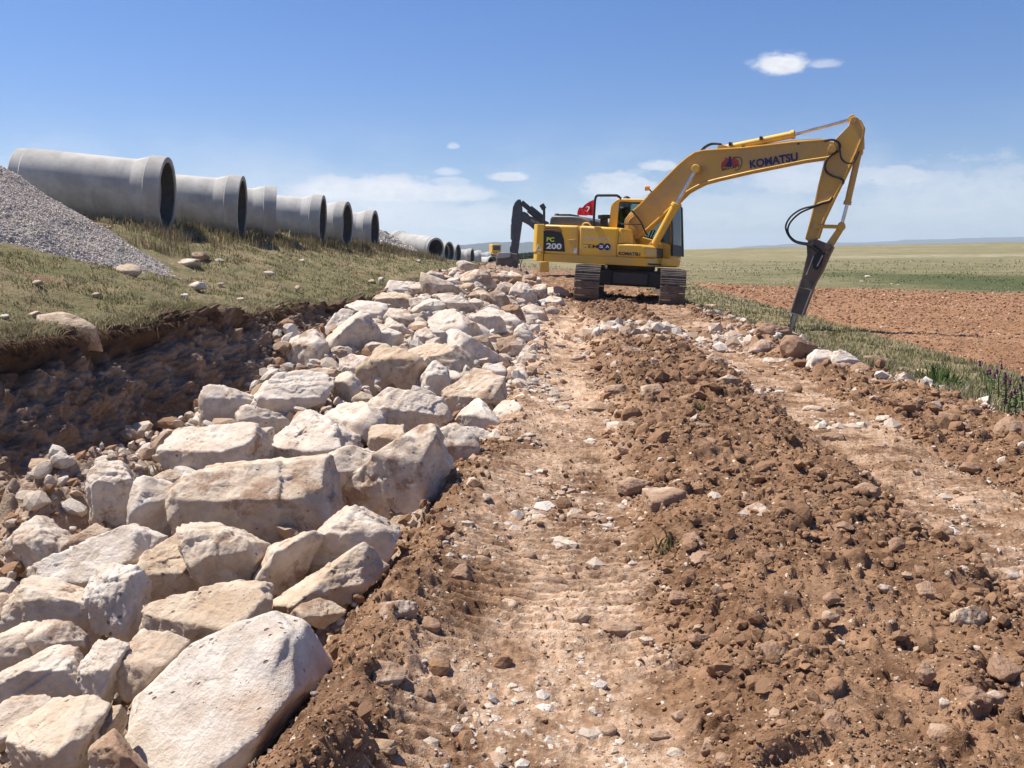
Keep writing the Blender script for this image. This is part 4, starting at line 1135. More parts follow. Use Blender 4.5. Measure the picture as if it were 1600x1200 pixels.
BANK_STONES = [
 (200, 425, 50, 24, 0.9, 'pink-tan flat rock at the foot of the gravel pile'), (291, 411, 38, 19, 0.3, 'white and grey stone in the grass right of the gravel pile'),
 (311, 401, 28, 20, 1.7, 'brown earthy stone behind the white and grey one'), (307, 447, 36, 13, 0.1, 'flat white stone in the grass below the white and grey one'),
 (289, 462, 14, 8, 0.0, 'small white stone under the flat white one'), (375, 467, 13, 6, 0.0, 'tiny white stone alone in the grass near the edge'),
 (345, 408, 19, 10, 0.5, 'pale stone in the grass before the second pipe'), (170, 356, 11, 7, 0.7, 'tan stone on the flank of the gravel pile'),
 (58, 441, 20, 8, 0.6, 'sandy stone in the grass under the gravel pile'), (52, 491, 32, 10, 0.9, 'tan flat stone in turf near the trench edge'),
 (6, 494, 18, 9, 0.2, 'pale stone in turf at the picture edge'), (472, 408, 11, 7, 0.1, 'white chip in tall grass before the pipes'),
 (464, 450, 10, 10, 0.9, 'tan stone upright in the grass halfway up the bank'), (595, 437, 11, 10, 0.5, 'pale stone in the grass near the heap'),
 (580, 440, 13, 9, 1.5, 'brown stone left of the pale one near the heap'), (345, 444, 12, 6, 0.4, 'small grey stone amid grass in the middle of the bank'),
 (420, 427, 20, 7, 0.3, 'flat whitish stone in the grass below the third pipe'), (505, 480, 12, 6, 0.3, 'small pale stone near the turf edge by the boulders'),
 (150, 460, 14, 7, 0.8, 'tan stone in sparse grass above the embedded boulder'), (655, 408, 8, 5, 0.1, 'white chip by the far gravel pile'),
]
for i, (u, v, w_, h_, ti, lab) in enumerate(BANK_STONES):
    rs = np.random.default_rng(700 + i)
    rock_px(ell(u, v, w_*1.06, h_*1.1, rs), lab, ti, 0.3, name='stone', cat='stone', group='stones on the grassy bank',
            surf=lambda x, y: base_height(x, y) + 0.04, seed=1900 + i*5, brk=0.5, top=42, amp=0.07, sub=4 if w_ > 26 else 3)

WALL_ROCKS = [
 ([(63, 503), (85, 500), (102, 499), (128, 508), (141, 520), (141, 546), (126, 552), (100, 530)], 1.0, 'pinkish tan boulder embedded in the turf edge above the trench wall', 'boulder', None, 0.0),
 ([(83, 712), (96, 706), (112, 714), (114, 728), (100, 734), (84, 728)], 0.25, 'round grey-white stone sitting on the slumped soil in the trench', 'stone', lambda x, y: base_height(x, y) + 0.1, 0.0),
 ([(170, 590), (190, 575), (205, 590), (195, 625), (175, 620)], 1.5, 'brown stone jutting from the shaded trench wall', 'stone', base_height, 0.0),
 ([(230, 510), (255, 500), (270, 520), (250, 545), (232, 535)], 1.6, 'brown stone under the turf in the trench wall', 'stone', base_height, 0.0),
 ([(345, 515), (358, 505), (368, 520), (358, 535)], 1.2, 'reddish stone in the far part of the trench wall', 'stone', base_height, 0.0),
 ([(425, 545), (440, 538), (448, 556), (430, 562)], 1.2, 'brown-pink stone at the foot of the trench wall near the roundish boulder', 'stone', base_height, 0.0),
 ([(275, 590), (285, 582), (296, 596), (284, 606)], 0.6, 'pale stone in loose soil on the trench slope', 'stone', base_height, 0.0),
 ([(262, 680), (290, 660), (300, 690), (280, 715), (262, 705)], 1.3, 'brown lump at the trench foot left of the pink-streaked boulder', 'stone', base_height, 0.0),
]
for i, (poly, ti, lab, cat, sf, sk) in enumerate(WALL_ROCKS):
    rock_px(poly, lab, ti, 0.6, name=cat, cat=cat, group='rocks of the trench wall', surf=sf or base_height, Y=None if sf else 7.6, sink=0.0 if sf else -0.05, seed=2500 + i*3, brk=0.6, top=45)

# the right-hand side: two-humped boulder and the block broken out by the hammer
rock_px([(1262, 574), (1272, 548), (1290, 540), (1304, 541), (1312, 556), (1308, 574), (1285, 577)], 'white two-humped boulder right of the broken brown block, left hump', 0.0, 0.1,
        group='rocks by the hammer', surf=lambda x, y: base_height(x, y) + 0.12, seed=3001, brk=0.5)
rock_px([(1300, 574), (1304, 548), (1318, 547), (1330, 558), (1342, 572), (1320, 578)], 'white boulder leaning on the two-humped one by the hammer', 0.1, 0.1,
        group='rocks by the hammer', surf=lambda x, y: base_height(x, y) + 0.1, seed=3002, brk=0.5)
rock_px([(1224, 535), (1236, 524), (1262, 530), (1276, 542), (1276, 560), (1256, 563), (1226, 556)], 'broken brown block of earth and rock below the hammer point', 2.0, 1.2,
        group='rocks by the hammer', surf=lambda x, y: base_height(x, y) + 0.15, seed=3003, brk=0.7, amp=0.12)
rock_px([(1178, 520), (1196, 508), (1230, 512), (1234, 526), (1206, 532), (1182, 530)], 'dark crumbly sod beside the hammer point', 2.0, 1.5,
        group='rocks by the hammer', surf=lambda x, y: base_height(x, y) + 0.1, seed=3004, brk=0.5, amp=0.14)
for i, (u, v, w_, h_, ti, lab) in enumerate([(1357, 432, 12, 5, 0.1, 'white field stone pile in the crop strip, upper one'), (1347, 440, 10, 4, 0.9, 'tan field stone below the white one'),
                                             (1393, 444, 6, 3, 0.1, 'tiny white field stone, left one of the pair'), (1403, 445, 5, 3, 0.1, 'tiny white field stone, right one of the pair')]):
    rs = np.random.default_rng(800 + i)
    rock_px(ell(u, v, w_, h_, rs), lab, ti, 0.0, name='stone', cat='stone', group='field stones', surf=base_height, seed=3100 + i, sub=3)


# ------------------------------------------------------------------ scattered small stuff
def variants(n, seed, sub=1, flat=0.7):
    out = []
    rs = np.random.default_rng(seed)
    d, f = ico(sub)
    for k in range(n):
        planes = []
        for j in range(11):
            nn = rs.normal(size=3); nn /= np.linalg.norm(nn); planes.append((nn, rs.uniform(0.65, 1.0)))
        acc = 0
        for nn, h in planes: acc = acc + np.clip(d @ nn/h, 0, None)**12
        v = d*((acc + 0.05)**(-1/12))[:, None]*np.array([1, rs.uniform(0.6, 1), rs.uniform(0.45, flat)])
        out.append(v/np.abs(v).max())
    return out, f


def rotmats(n, rs, tilt=0.5):
    a = rs.uniform(0, 2*np.pi, n); b_ = rs.normal(0, tilt, n); c = rs.normal(0, tilt, n)
    ca, sa, cb, sb, cc, sc_ = np.cos(a), np.sin(a), np.cos(b_), np.sin(b_), np.cos(c), np.sin(c)
    R = np.zeros((n, 3, 3))
    R[:, 0, 0] = ca*cb; R[:, 0, 1] = ca*sb*sc_ - sa*cc; R[:, 0, 2] = ca*sb*cc + sa*sc_
    R[:, 1, 0] = sa*cb; R[:, 1, 1] = sa*sb*sc_ + ca*cc; R[:, 1, 2] = sa*sb*cc - ca*sc_
    R[:, 2, 0] = -sb; R[:, 2, 1] = cb*sc_; R[:, 2, 2] = cb*cc
    return R


def scatter(name, P, S, C, rs, mat, sub=1, smooth=False, tilt=0.5, extraV=None):
    vs, f = variants(8, 11 + sub, sub)
    nv = len(vs[0]); n = len(P)
    V = np.empty((n, nv, 3), dtype=np.float32)
    pick = rs.integers(0, 8, n)
    R = rotmats(n, rs, tilt)
    for k in range(8):
        s = pick == k
        V[s] = np.einsum('nij,vj->nvi', R[s], vs[k])*S[s][:, None, None] + P[s][:, None, :]
    F = (f[None, :, :] + (np.arange(n)*nv)[:, None, None]).reshape(-1, 3)
    Cc = np.repeat(C, nv, axis=0)
    return mesh_np(name, V.reshape(-1, 3), F, mat, smooth=smooth, cols=Cc)


def fan_points(n, rs, y0, y1, s0=-0.75, s1=0.75, p=1.0):
    """even coverage as seen from the road: log-spaced in distance"""
    y = y0*(y1/y0)**(rs.uniform(0, 1, n)**p)
    s = rs.uniform(s0, s1, n)
    return s*(y + 1.5), y


PALETTE = np.array([(0.62, 0.52, 0.42), (0.50, 0.36, 0.25), (0.36, 0.215, 0.125), (0.26, 0.150, 0.083), (0.66, 0.60, 0.53)])


def build_rubble():
    rs = np.random.default_rng(5)
    # road: soil crumbs and chips
    n = 150000
    x, y = fan_points(n, rs, 1.6, 26, -0.62, 0.66)
    m = region_masks(x, y)
    XL = 0.157 + 0.055*(y - 3.5); XR = 2.5 + 0.048*y
    rut = np.maximum(smoothstep(0.5, 0.36, np.abs(x - XL)), smoothstep(0.48, 0.34, np.abs(x - XR)))*smoothstep(24, 17, y)
    dens = 0.4 + 0.6*smoothstep(-0.35, 0.35, fbm2(x*1.3, y*1.3, 3, 301))
    keep = (m['road'] > 0.5) & (rs.uniform(0, 1, n) < dens*(1 - 0.55*rut))
    x, y, rut = x[keep], y[keep], rut[keep]
    n = len(x)
    size = 0.0016*y*rs.pareto(2.4, n).clip(0, 6)*0.8 + 0.0010*y + 0.002
    size = np.minimum(size, 0.075)*(1 - 0.5*rut)
    wts = np.where(rs.uniform(0, 1, n)[:, None] < 0.08 + 0.3*rut[:, None], 1, 0)
    brown = PALETTE[3]*rs.uniform(0.75, 1.35, n)[:, None]
    pale = PALETTE[rs.integers(0, 3, n)]*rs.uniform(0.8, 1.1, n)[:, None]
    C = np.where(wts > 0, pale, brown)
    z = H(x, y) + size*0.15
    tag(scatter('road_rubble', np.stack([x, y, z], 1), size, C, rs, M_STONES), kind='stuff')
    # white crushed stone across the road and along the heap
    n = 9000
    x1 = rs.uniform(0.9, 4.6, n); y1 = 13.0 + 0.20*x1 + rs.normal(0, 0.45, n)
    n = 11000
    x2, y2 = fan_points(n, rs, 2.4, 24, -0.5, 0.2)
    xl = road_left(y2); x2 = xl + rs.normal(-0.32, 0.26, n)
    x3 = rs.uniform(4.0, 4.9, n//3); y3 = rs.uniform(8, 19, n//3)
    k2 = (y2 > 8) | (rs.uniform(0, 1, len(y2)) < 0.12); x2, y2 = x2[k2], y2[k2]
    x = np.concatenate([x1, x2, x3]); y = np.concatenate([y1, y2, y3]); n = len(x)
    nb = smoothstep(-0.1, 0.3, fbm2(x*1.1, y*1.1, 3, 311))
    keep = rs.uniform(0, 1, n) < nb
    x, y = x[keep], y[keep]; n = len(x)
    size = (0.012 + 0.03*rs.pareto(3.0, n).clip(0, 3))*np.clip(y/10, 0.45, 1.3)
    C = PALETTE[rs.choice([0, 1, 4, 3, 2], n, p=[0.36, 0.2, 0.24, 0.12, 0.08])]*rs.uniform(0.8, 1.1, n)[:, None]
    tag(scatter('crushed_limestone', np.stack([x, y, H(x, y) + size*0.3], 1), size, C, rs, M_STONES), kind='stuff')
    # rubble between the boulders and on the trench floor
    n = 42000
    x, y = fan_points(n, rs, 2.0, 27, -0.75, 0.1)
    m = region_masks(x, y); keep = (m['trench'] > 0.5) & (x > trench_left(y) + 0.7)
    x, y = x[keep], y[keep]; n = len(x)
    size = np.clip((0.008 + 0.03*rs.pareto(2.4, n))*np.clip(y/9, 0.5, 1.5), 0, np.clip(0.009*y, 0.03, 0.10))
    far = smoothstep(8, 13, y)
    C = np.where(rs.uniform(0, 1, n)[:, None] < 0.35 + 0.35*far[:, None], PALETTE[rs.choice([0, 1, 4], n)], PALETTE[rs.choice([2, 3], n)])*rs.uniform(0.75, 1.1, n)[:, None]
    tag(scatter('trench_rubble', np.stack([x, y, H(x, y) + size*0.25], 1), size, C, rs, M_STONES), kind='stuff')
    # clods of dug earth on the ridge, the shoulders and the far bank
    n = 26000
    x, y = fan_points(n, rs, 1.9, 22, -0.5, 0.66)
    m = region_masks(x, y); XL = 0.157 + 0.055*(y - 3.5); XR = 2.5 + 0.048*y
    rut = np.maximum(smoothstep(0.62, 0.46, np.abs(x - XL)), smoothstep(0.60, 0.44, np.abs(x - XR)))*smoothstep(24, 17, y)
    dn = smoothstep(0.12, 0.6, fbm2(x*1.3, y*1.3, 4, 701))
    keep = (m['road'] > 0.5) & (rs.uniform(0, 1, n) < dn*(1 - 0.95*rut))
    x, y = x[keep], y[keep]; n = len(x)
    size = np.clip(0.016 + 0.018*rs.pareto(2.6, n), 0, 0.07)*np.clip(y/4.5, 0.7, 1.7)
    C = PALETTE[3]*rs.uniform(0.65, 1.35, n)[:, None]
    tag(scatter('earth_clods', np.stack([x, y, H(x, y) + size*0.12], 1), size, C, rs, M_STONES, sub=2), kind='stuff')
    # pale stones crushed flat into the wheel tracks
    n = 16000
    y = 2.0*(17/2.0)**rs.uniform(0, 1, n); a = rs.uniform(0, 1, n) < 0.62
    x = np.where(a, 0.157 + 0.055*(y - 3.5), 2.5 + 0.048*y) + rs.uniform(-0.5, 0.5, n)
    keep = (rs.uniform(0, 1, n) < smoothstep(0.0, 0.4, fbm2(x*1.7, y*1.0, 3, 721))*0.5) & (y < 12.5)
    x, y = x[keep], y[keep]; n = len(x)
    size = np.clip(0.007 + 0.009*rs.pareto(2.2, n), 0, 0.055)*np.clip(y/4, 0.7, 1.7)
    C = PALETTE[rs.choice([0, 1, 4], n, p=[0.5, 0.3, 0.2])]*rs.uniform(0.8, 1.1, n)[:, None]
    tag(scatter('crushed_stones', np.stack([x, y, H(x, y) - size*0.18], 1), size, C, rs, M_STONES, sub=1, tilt=0.12), kind='stuff')
    # broken pieces that fill the gaps between the boulders
    n = 3800
    y = 2.4*(26/2.4)**rs.uniform(0, 1, n)
    t = rs.uniform(0.12, 1.02, n); xe = trench_left(y); x = xe + t*(road_left(y) - xe)
    keep = ((y > 5.5) | (t > 0.3)) & ((y > 8.5) | (t < 0.8)); x, y, t = x[keep], y[keep], t[keep]; n = len(x)
    size = np.clip(0.035 + 0.04*rs.pareto(2.2, n), 0, 0.15)*np.clip(y/8, 0.5, 1.4)
    C = PALETTE[rs.choice([0, 1, 4, 2], n, p=[0.4, 0.2, 0.3, 0.1])]*rs.uniform(0.85, 1.08, n)[:, None]
    z = np.maximum(H(x, y) + size*0.3, pile_level(x, y) - 0.13 + rs.uniform(-0.08, 0.08, n))
    tag(scatter('gap_rubble', np.stack([x, y, z], 1), size, C, rs, M_STONES, sub=2), kind='stuff')
    # clods in the ploughed field
    n = 90000
    x, y = fan_points(n, rs, 9, 55, 0.15, 0.78)
    m = region_masks(x, y); keep = m['field'] > 0.5
    x, y = x[keep], y[keep]; n = len(x)
    size = 0.0004*y*(1 + rs.pareto(2.4, n).clip(0, 4))
    C = np.where(rs.uniform(0, 1, n)[:, None] < 0.10, PALETTE[rs.choice([0, 1], n)]*np.array([1, 0.86, 0.72]), np.array([0.335, 0.185, 0.10])*rs.uniform(0.7, 1.2, n)[:, None])
    tag(scatter('field_clods', np.stack([x, y, H(x, y) + size*0.3], 1), size, C, rs, M_STONES), kind='stuff')


build_rubble()
# ------------------------------------------------------------------ mesh builder
class MB:
    def __init__(self):
        self.v = []; self.f = []
    def add(self, vs, fs):
        o = len(self.v); self.v += [tuple(x) for x in vs]; self.f += [tuple(i + o for i in f) for f in fs]
    def box(self, x0, x1, y0, y1, z0, z1):
        self.add([(x, y, z) for x in (x0, x1) for y in (y0, y1) for z in (z0, z1)],
                 [(0, 1, 3, 2), (4, 6, 7, 5), (0, 4, 5, 1), (2, 3, 7, 6), (0, 2, 6, 4), (1, 5, 7, 3)])
    def prism(self, poly, a, b, axis='y'):
        """poly is (x, z) for axis y, (x, y) for axis z"""
        n = len(poly)
        ar = sum(poly[i][0]*poly[(i + 1) % n][1] - poly[(i + 1) % n][0]*poly[i][1] for i in range(n))
        if ar < 0: poly = poly[::-1]
        mk = (lambda p, t: (p[0], t, p[1])) if axis == 'y' else (lambda p, t: (p[0], p[1], t))
        vs = [mk(p, a) for p in poly] + [mk(p, b) for p in poly]
        fl = axis == 'y'
        c1 = tuple(range(n)); c2 = tuple(range(n, 2*n))
        fs = [c1 if fl else c1[::-1], c2[::-1] if fl else c2]
        for i in range(n):
            j = (i + 1) % n
            q = (i, j, j + n, i + n)
            fs.append(q[::-1] if fl else q)
        self.add(vs, fs)
    def cyl(self, p, q, r, r2=None, n=16, cap=True):
        p = Vector(p); q = Vector(q); d = (q - p).normalized(); r2 = r if r2 is None else r2
        a = d.orthogonal().normalized(); b = d.cross(a)
        vs = []
        for c, rr in ((p, r), (q, r2)):
            for i in range(n):
                t = 2*math.pi*i/n; vs.append(c + (a*math.cos(t) + b*math.sin(t))*rr)
        fs = [(i, (i + 1) % n, n + (i + 1) % n, n + i) for i in range(n)]
        if cap: fs += [tuple(range(n))[::-1], tuple(range(n, 2*n))]
        self.add(vs, fs)
    def tube(self, pts, r, n=8):
        pts = [Vector(p) for p in pts]; m = len(pts); vs = []; up = None
        for k, p in enumerate(pts):
            d = (pts[min(k + 1, m - 1)] - pts[max(k - 1, 0)]).normalized()
            a = d.orthogonal().normalized() if up is None else (up - d*up.dot(d)).normalized()
            up = a; b = d.cross(a); rr = r[k] if isinstance(r, (list, tuple)) else r
            for i in range(n):
                t = 2*math.pi*i/n; vs.append(p + (a*math.cos(t) + b*math.sin(t))*rr)
        fs = [(k*n + i, k*n + (i + 1) % n, (k + 1)*n + (i + 1) % n, (k + 1)*n + i) for k in range(m - 1) for i in range(n)]
        fs += [tuple(range(n))[::-1], tuple(range((m - 1)*n, m*n))]
        self.add(vs, fs)
    def lathe(self, prof, n=48, closed=True):
        """prof (x, r) turned about the x axis"""
        m = len(prof); vs = []
        for x, r in prof:
            for i in range(n):
                t = 2*math.pi*i/n; vs.append((x, r*math.cos(t), r*math.sin(t)))
        fs = [(k*n + i, ((k + 1) % m)*n + i, ((k + 1) % m)*n + (i + 1) % n, k*n + (i + 1) % n) for k in range(m if closed else m - 1) for i in range(n)]
        self.add(vs, fs)
    def build(self, name, mat, parent=None, bevel=0.0, smooth=None, seg=2, ang=38):
        me = bpy.data.meshes.new(name); me.from_pydata([tuple(v) for v in self.v], [], self.f); me.update()
        bm = bmesh.new(); bm.from_mesh(me); bmesh.ops.recalc_face_normals(bm, faces=bm.faces); bm.to_mesh(me); bm.free()
        me.materials.append(mat)
        o = bpy.data.objects.new(name, me); COL.objects.link(o)
        if parent: o.parent = parent
        if smooth is None: smooth = True
        me.polygons.foreach_set('use_smooth', [smooth]*len(me.polygons))
        if smooth:
            me.set_sharp_from_angle(angle=math.radians(ang))
        if bevel:
            md = o.modifiers.new('bevel', 'BEVEL'); md.width = bevel; md.segments = seg; md.limit_method = 'ANGLE'; md.angle_limit = math.radians(35)
            md.harden_normals = False
        return o


def catmull(pts, k=8):
    pts = [Vector(p) for p in pts]; P = [pts[0]] + pts + [pts[-1]]; out = []
    for i in range(1, len(P) - 2):
        for j in range(k):
            t = j/k
            out.append(0.5*((2*P[i]) + (P[i + 1] - P[i - 1])*t + (2*P[i - 1] - 5*P[i] + 4*P[i + 1] - P[i + 2])*t*t + (3*P[i] - P[i - 1] - 3*P[i + 1] + P[i + 2])*t**3))
    return out + [pts[-1]]


def empty(name, M, label=None, cat=None, group=None):
    o = bpy.data.objects.new(name, None); COL.objects.link(o); o.matrix_world = M; o.empty_display_size = 0.3
    return tag(o, label, cat, group)


class Frame:
    """maps photo pixels on to a plane of constant y inside a machine's own space"""
    def __init__(self, M):
        self.M = M; self.I = M.inverted(); self.c = self.I @ Vector(CAM)
    def at(self, u, v, y):
        d = self.I.to_3x3() @ Vector(ray(u, v))
        t = (y - self.c.y)/d.y
        p = self.c + d*t
        return (p.x, y, p.z)
    def xz(self, pts, y):
        r = [self.at(u, v, y) for u, v in pts]
        return [(p[0], p[2]) for p in r]


def text(body, fr, A, B, hpx, y, mat, parent, name='lettering', depth=0.004, bold=0.02, side=-1, shear=0.0, cond=None):
    """lettering whose baseline runs from pixel A to pixel B on the plane y"""
    cu = bpy.data.curves.new(name, 'FONT'); cu.body = body; cu.size = 1.0; cu.offset = bold; cu.extrude = 0.0; cu.shear = shear
    cu.resolution_u = 4
    tmp = bpy.data.objects.new(name, cu); COL.objects.link(tmp)
    bpy.context.view_layer.update()
    dg = bpy.context.evaluated_depsgraph_get()
    me = bpy.data.meshes.new_from_object(tmp.evaluated_get(dg)); bpy.data.objects.remove(tmp)
    co = np.array([v.co[:] for v in me.vertices]); x0, x1 = co[:, 0].min(), co[:, 0].max(); y0, y1 = co[:, 1].min(), co[:, 1].max()
    a = Vector(fr.at(A[0], A[1], y)); b = Vector(fr.at(B[0], B[1], y)); L = (b - a).length
    c = Vector(fr.at(A[0] , A[1] - hpx, y)); Hh = (c - a).length
    ex = (b - a).normalized(); ez = Vector((-ex.z, 0, ex.x)) if ex.x > 0 else Vector((ex.z, 0, -ex.x))
    for v in me.vertices:
        p = a + ex*((v.co.x - x0)/(x1 - x0)*L) + ez*((v.co.y - y0)/(y1 - y0)*Hh)
        v.co = (p.x, y + side*depth, p.z)
    me.materials.clear(); me.materials.append(mat)
    o = bpy.data.objects.new(name, me); COL.objects.link(o); o.parent = parent
    return o


def q1(x, y): return (780 + x/5, 280 + y/5)
def q2(x, y): return (1060 + x/5, 160 + y/5)
def qh(x, y): return (1215 + x/6.316, 340 + y/6.316)   # hammer close-up


# ------------------------------------------------------------------ concrete pipes
M_BORE_SHADE = mat_plain('shade_toned_concrete', (0.10, 0.10, 0.10), 0.9, spec=0.1)  # dark tone paints the shade inside the pipes into the colour
PROF_L = 3.0


def pipe_mesh(R, L, bell=True):
    """bell end at x = 0, body runs to -L"""
    t = 0.14*R/0.68
    out = [(0.0, R*1.15), (-0.025, R*1.155), (-0.30, R*1.16), (-0.32, R*1.135), (-0.58, R*1.01), (-0.66, R), (-L + 0.22, R), (-L + 0.20, R*0.975), (-L + 0.02, R*0.965), (-L, R*0.94)]
    inn = [(-L, R - t), (-0.30, R - t), (-0.28, R*0.98), (0.0, R*1.0)]
    m = MB(); m.lathe(out + inn, 64)
    return m


def bore_shade_mesh(R, L):  # added thin sleeves in bore and socket that carry the painted shade
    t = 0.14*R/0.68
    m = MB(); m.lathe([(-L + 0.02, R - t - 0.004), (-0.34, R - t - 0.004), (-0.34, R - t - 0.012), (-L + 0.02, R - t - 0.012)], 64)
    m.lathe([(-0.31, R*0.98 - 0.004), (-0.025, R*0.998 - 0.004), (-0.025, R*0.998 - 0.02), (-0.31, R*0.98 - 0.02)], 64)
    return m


PIPES = [
 # bell pixel centre, distance, radius, turn (deg, + = bell end farther), slope down to the bell, length, label
 (262, 306, 18.2, 0.68, 8.5, 0.09, 2.85, 'nearest and largest concrete pipe, its far end above the gravel pile'),
 (379, 327, 21.0, 0.68, 8.5, 0.08, 3.0, 'second concrete pipe from the gravel pile, clean round bell mouth'),
 (431, 337, 23.2, 0.66, 15.0, 0.07, 3.0, 'third concrete pipe, its mouth turned out of sight'),
 (505, 346, 26.5, 0.68, 4.0, 0.07, 3.0, 'fourth concrete pipe with a stained pale collar'),
 (543, 353, 28.6, 0.68, -3.0, 0.06, 3.0, 'fifth concrete pipe, mouth open towards the camera'),
 (586, 362, 32.5, 0.68, -3.0, 0.05, 3.0, 'sixth concrete pipe, last one before the far gravel pile'),
]


def place_pipe(u, v, Y, R, turn, slope, L, lab, far=False, group='concrete pipes lined up on the bank', flip=False):
    d = ray(u, v); C = CAM + d*(Y/d[1])
    gz = float(base_height(np.array([C[0]]), np.array([Y]))[0])
    if 0: print('pipe', lab[:12], round(C[2] - R*1.17 - gz, 2))
    o = pipe_mesh(R, L).build('concrete_pipe', M_CONC, ang=9)
    bore_shade_mesh(R, L).build('bore_shade', M_BORE_SHADE, o)
    tt = math.radians(turn)
    ax = Vector((math.cos(tt), math.sin(tt), -slope)).normalized()
    q = ax.to_track_quat('X', 'Z')
    if flip:
        o.rotation_mode = 'QUATERNION'; o.rotation_quaternion = (-ax).to_track_quat('X', 'Z')
        C = C - np.array(ax)*0
        C = C - np.array(ax)*L
        o.location = C
    else:
        o.rotation_mode = 'QUATERNION'; o.rotation_quaternion = q; o.location = C
    tag(o, lab, 'pipe', group)
    return C, gz


for p in PIPES: place_pipe(*p)
FARP = [
 (681, 389, 49.0, 0.66, -43, 0.10, 3.4, 'long pale concrete pipe slanting down beyond the far gravel pile, mouth towards the camera', True),
 (702, 395, 58.0, 0.64, -24, 0.02, 2.6, 'dark-mouthed pipe directly right of the long slanting one', False),
 (716, 397, 64.0, 0.62, -15, 0.02, 2.6, 'dark-mouthed pipe second to the right of the long slanting one', False),
 (738, 402, 74.0, 0.64, -12, 0.02, 2.6, 'pale concrete pipe between two pairs of others, its collar sharply cut', False),
 (751, 404, 80.0, 0.66, 8, 0.0, 2.2, 'short pale pipe whose mouth is turned away, left of the bucket', False),
 (770, 411, 84.0, 0.60, -48, 0.0, 2.6, 'low concrete pipe with an arched dark mouth beside the bucket', False),
 (766, 404, 90.0, 0.60, 10, 0.0, 2.4, 'pipe peeping over the low one beside the bucket', False),
 (814, 419, 58.0, 0.24, -12, 0.0, 0.45, 'smallest piece of pipe, standing under the black digger arm', False),
]
for (u, v, Y, R, turn, sl, L, lab, fl) in FARP: place_pipe(u, v, Y, R, turn, sl, L, lab, flip=fl)


# ------------------------------------------------------------------ gravel piles
def gravel(cx, cy, apex, slope, rmax, n, lab, smin, seed, front):
    rs = np.random.default_rng(seed)
    na, nr = 220, 90
    A, Rr = np.meshgrid(np.linspace(0, 2*np.pi, na, endpoint=False), np.linspace(0, 1, nr))
    rad = Rr*rmax*(1 + 0.05*np.sin(A*3 + seed) + 0.04*np.sin(A*7 + 1))
    X = cx + rad*np.cos(A); Y = cy + rad*np.sin(A)
    def hz(X, Y):
        d = np.sqrt((X - cx)**2 + (Y - cy)**2)
        z = apex - slope*(np.sqrt(d*d + 0.12) - 0.3)
        return z + 0.06*fbm2(X*1.4, Y*1.4, 3, seed) + 0.012*fbm2(X*14, Y*14, 3, seed + 4)
    Z = hz(X, Y); G = base_height(X.ravel(), Y.ravel()).reshape(X.shape)
    Z = np.where(Z < G - 0.25, G - 0.25, Z)
    V = np.stack([X.ravel(), Y.ravel(), Z.ravel()], 1)
    i, j = np.meshgrid(np.arange(nr - 1), np.arange(na), indexing='ij'); i = i.ravel(); j = j.ravel(); k = (j + 1) % na
    F = np.stack([i*na + j, (i + 1)*na + j, (i + 1)*na + k, i*na + k], 1)
    C0 = np.tile(np.array([0.38, 0.33, 0.29]), (len(V), 1))
    a = rs.uniform(math.pi - 0.3, 2*math.pi + 0.7, n) if front else rs.uniform(0, 6.283, n)
    r = np.sqrt(rs.uniform(0, 1, n))*rmax*1.03
    x = cx + r*np.cos(a); y = cy + r*np.sin(a); z = hz(x, y); g = base_height(x, y)
    k = z > g - 0.03; x, y, z = x[k], y[k], z[k]; n = len(x)
    S = smin*(1 + rs.pareto(3.5, n).clip(0, 1.6))
    C = np.array([0.50, 0.445, 0.385])*rs.uniform(0.75, 1.25, n)[:, None]*(1 + rs.normal(0, 0.04, (n, 3)))
    vs, f = variants(8, 77, 1); nv = len(vs[0]); VV = np.empty((n, nv, 3)); pick = rs.integers(0, 8, n); R = rotmats(n, rs, 0.8)
    P = np.stack([x, y, z], 1)
    for kk in range(8):
        s = pick == kk
        VV[s] = np.einsum('nij,vj->nvi', R[s], vs[kk])*S[s][:, None, None] + P[s][:, None, :]
    FF = (f[None] + (np.arange(n)*nv)[:, None, None]).reshape(-1, 3) + len(V)
    F3 = np.concatenate([F[:, [0, 1, 2]], F[:, [0, 2, 3]], FF])
    o = mesh_np('gravel_pile', np.concatenate([V, VV.reshape(-1, 3)]), F3, M_GRAV, cols=np.concatenate([C0, np.repeat(C, nv, 0)]).clip(0, 0.8), smooth=False)
    tag(o, lab, 'gravel pile')


gravel(-9.05, 12.0, 3.80, 0.69, 4.5, 150000, 'big heap of crushed grey gravel at the left, burying the end of the nearest pipe', 0.011, 3, True)
gravel(-6.9, 43.5, 2.76, 0.62, 4.2, 16000, 'small distant heap of grey gravel between the sixth pipe and the slanting one', 0.045, 4, False)

# ------------------------------------------------------------------ the yellow excavator with its hammer
THETA = math.radians(27)
OX, OY, OZ = 3.05, 22.5, 0.31
MX = Matrix.Translation((OX, OY, OZ)) @ Matrix.Rotation(math.radians(3.0), 4, 'Y') @ Matrix.Rotation(-THETA, 4, 'Z')
FX = Frame(MX)
ex = empty('excavator', MX, 'large yellow crawler excavator with raised boom and hydraulic hammer, standing across the dirt road', 'excavator')
SY = -1.35


def pr(name, poly, yplane, y0, y1, mat, parent, bevel=0.02, seg=2, **k):
    m = MB(); m.prism(FX.xz(poly, yplane), y0, y1); return m.build(name, mat, parent, bevel=bevel, seg=seg, **k)


# lower frame strip running round the deck
pr('deck_frame', [q1(346, 577), q1(1145, 614), q1(1152, 682), q1(346, 643)], SY, -1.34, 1.30, M_YEL, ex, 0.03)
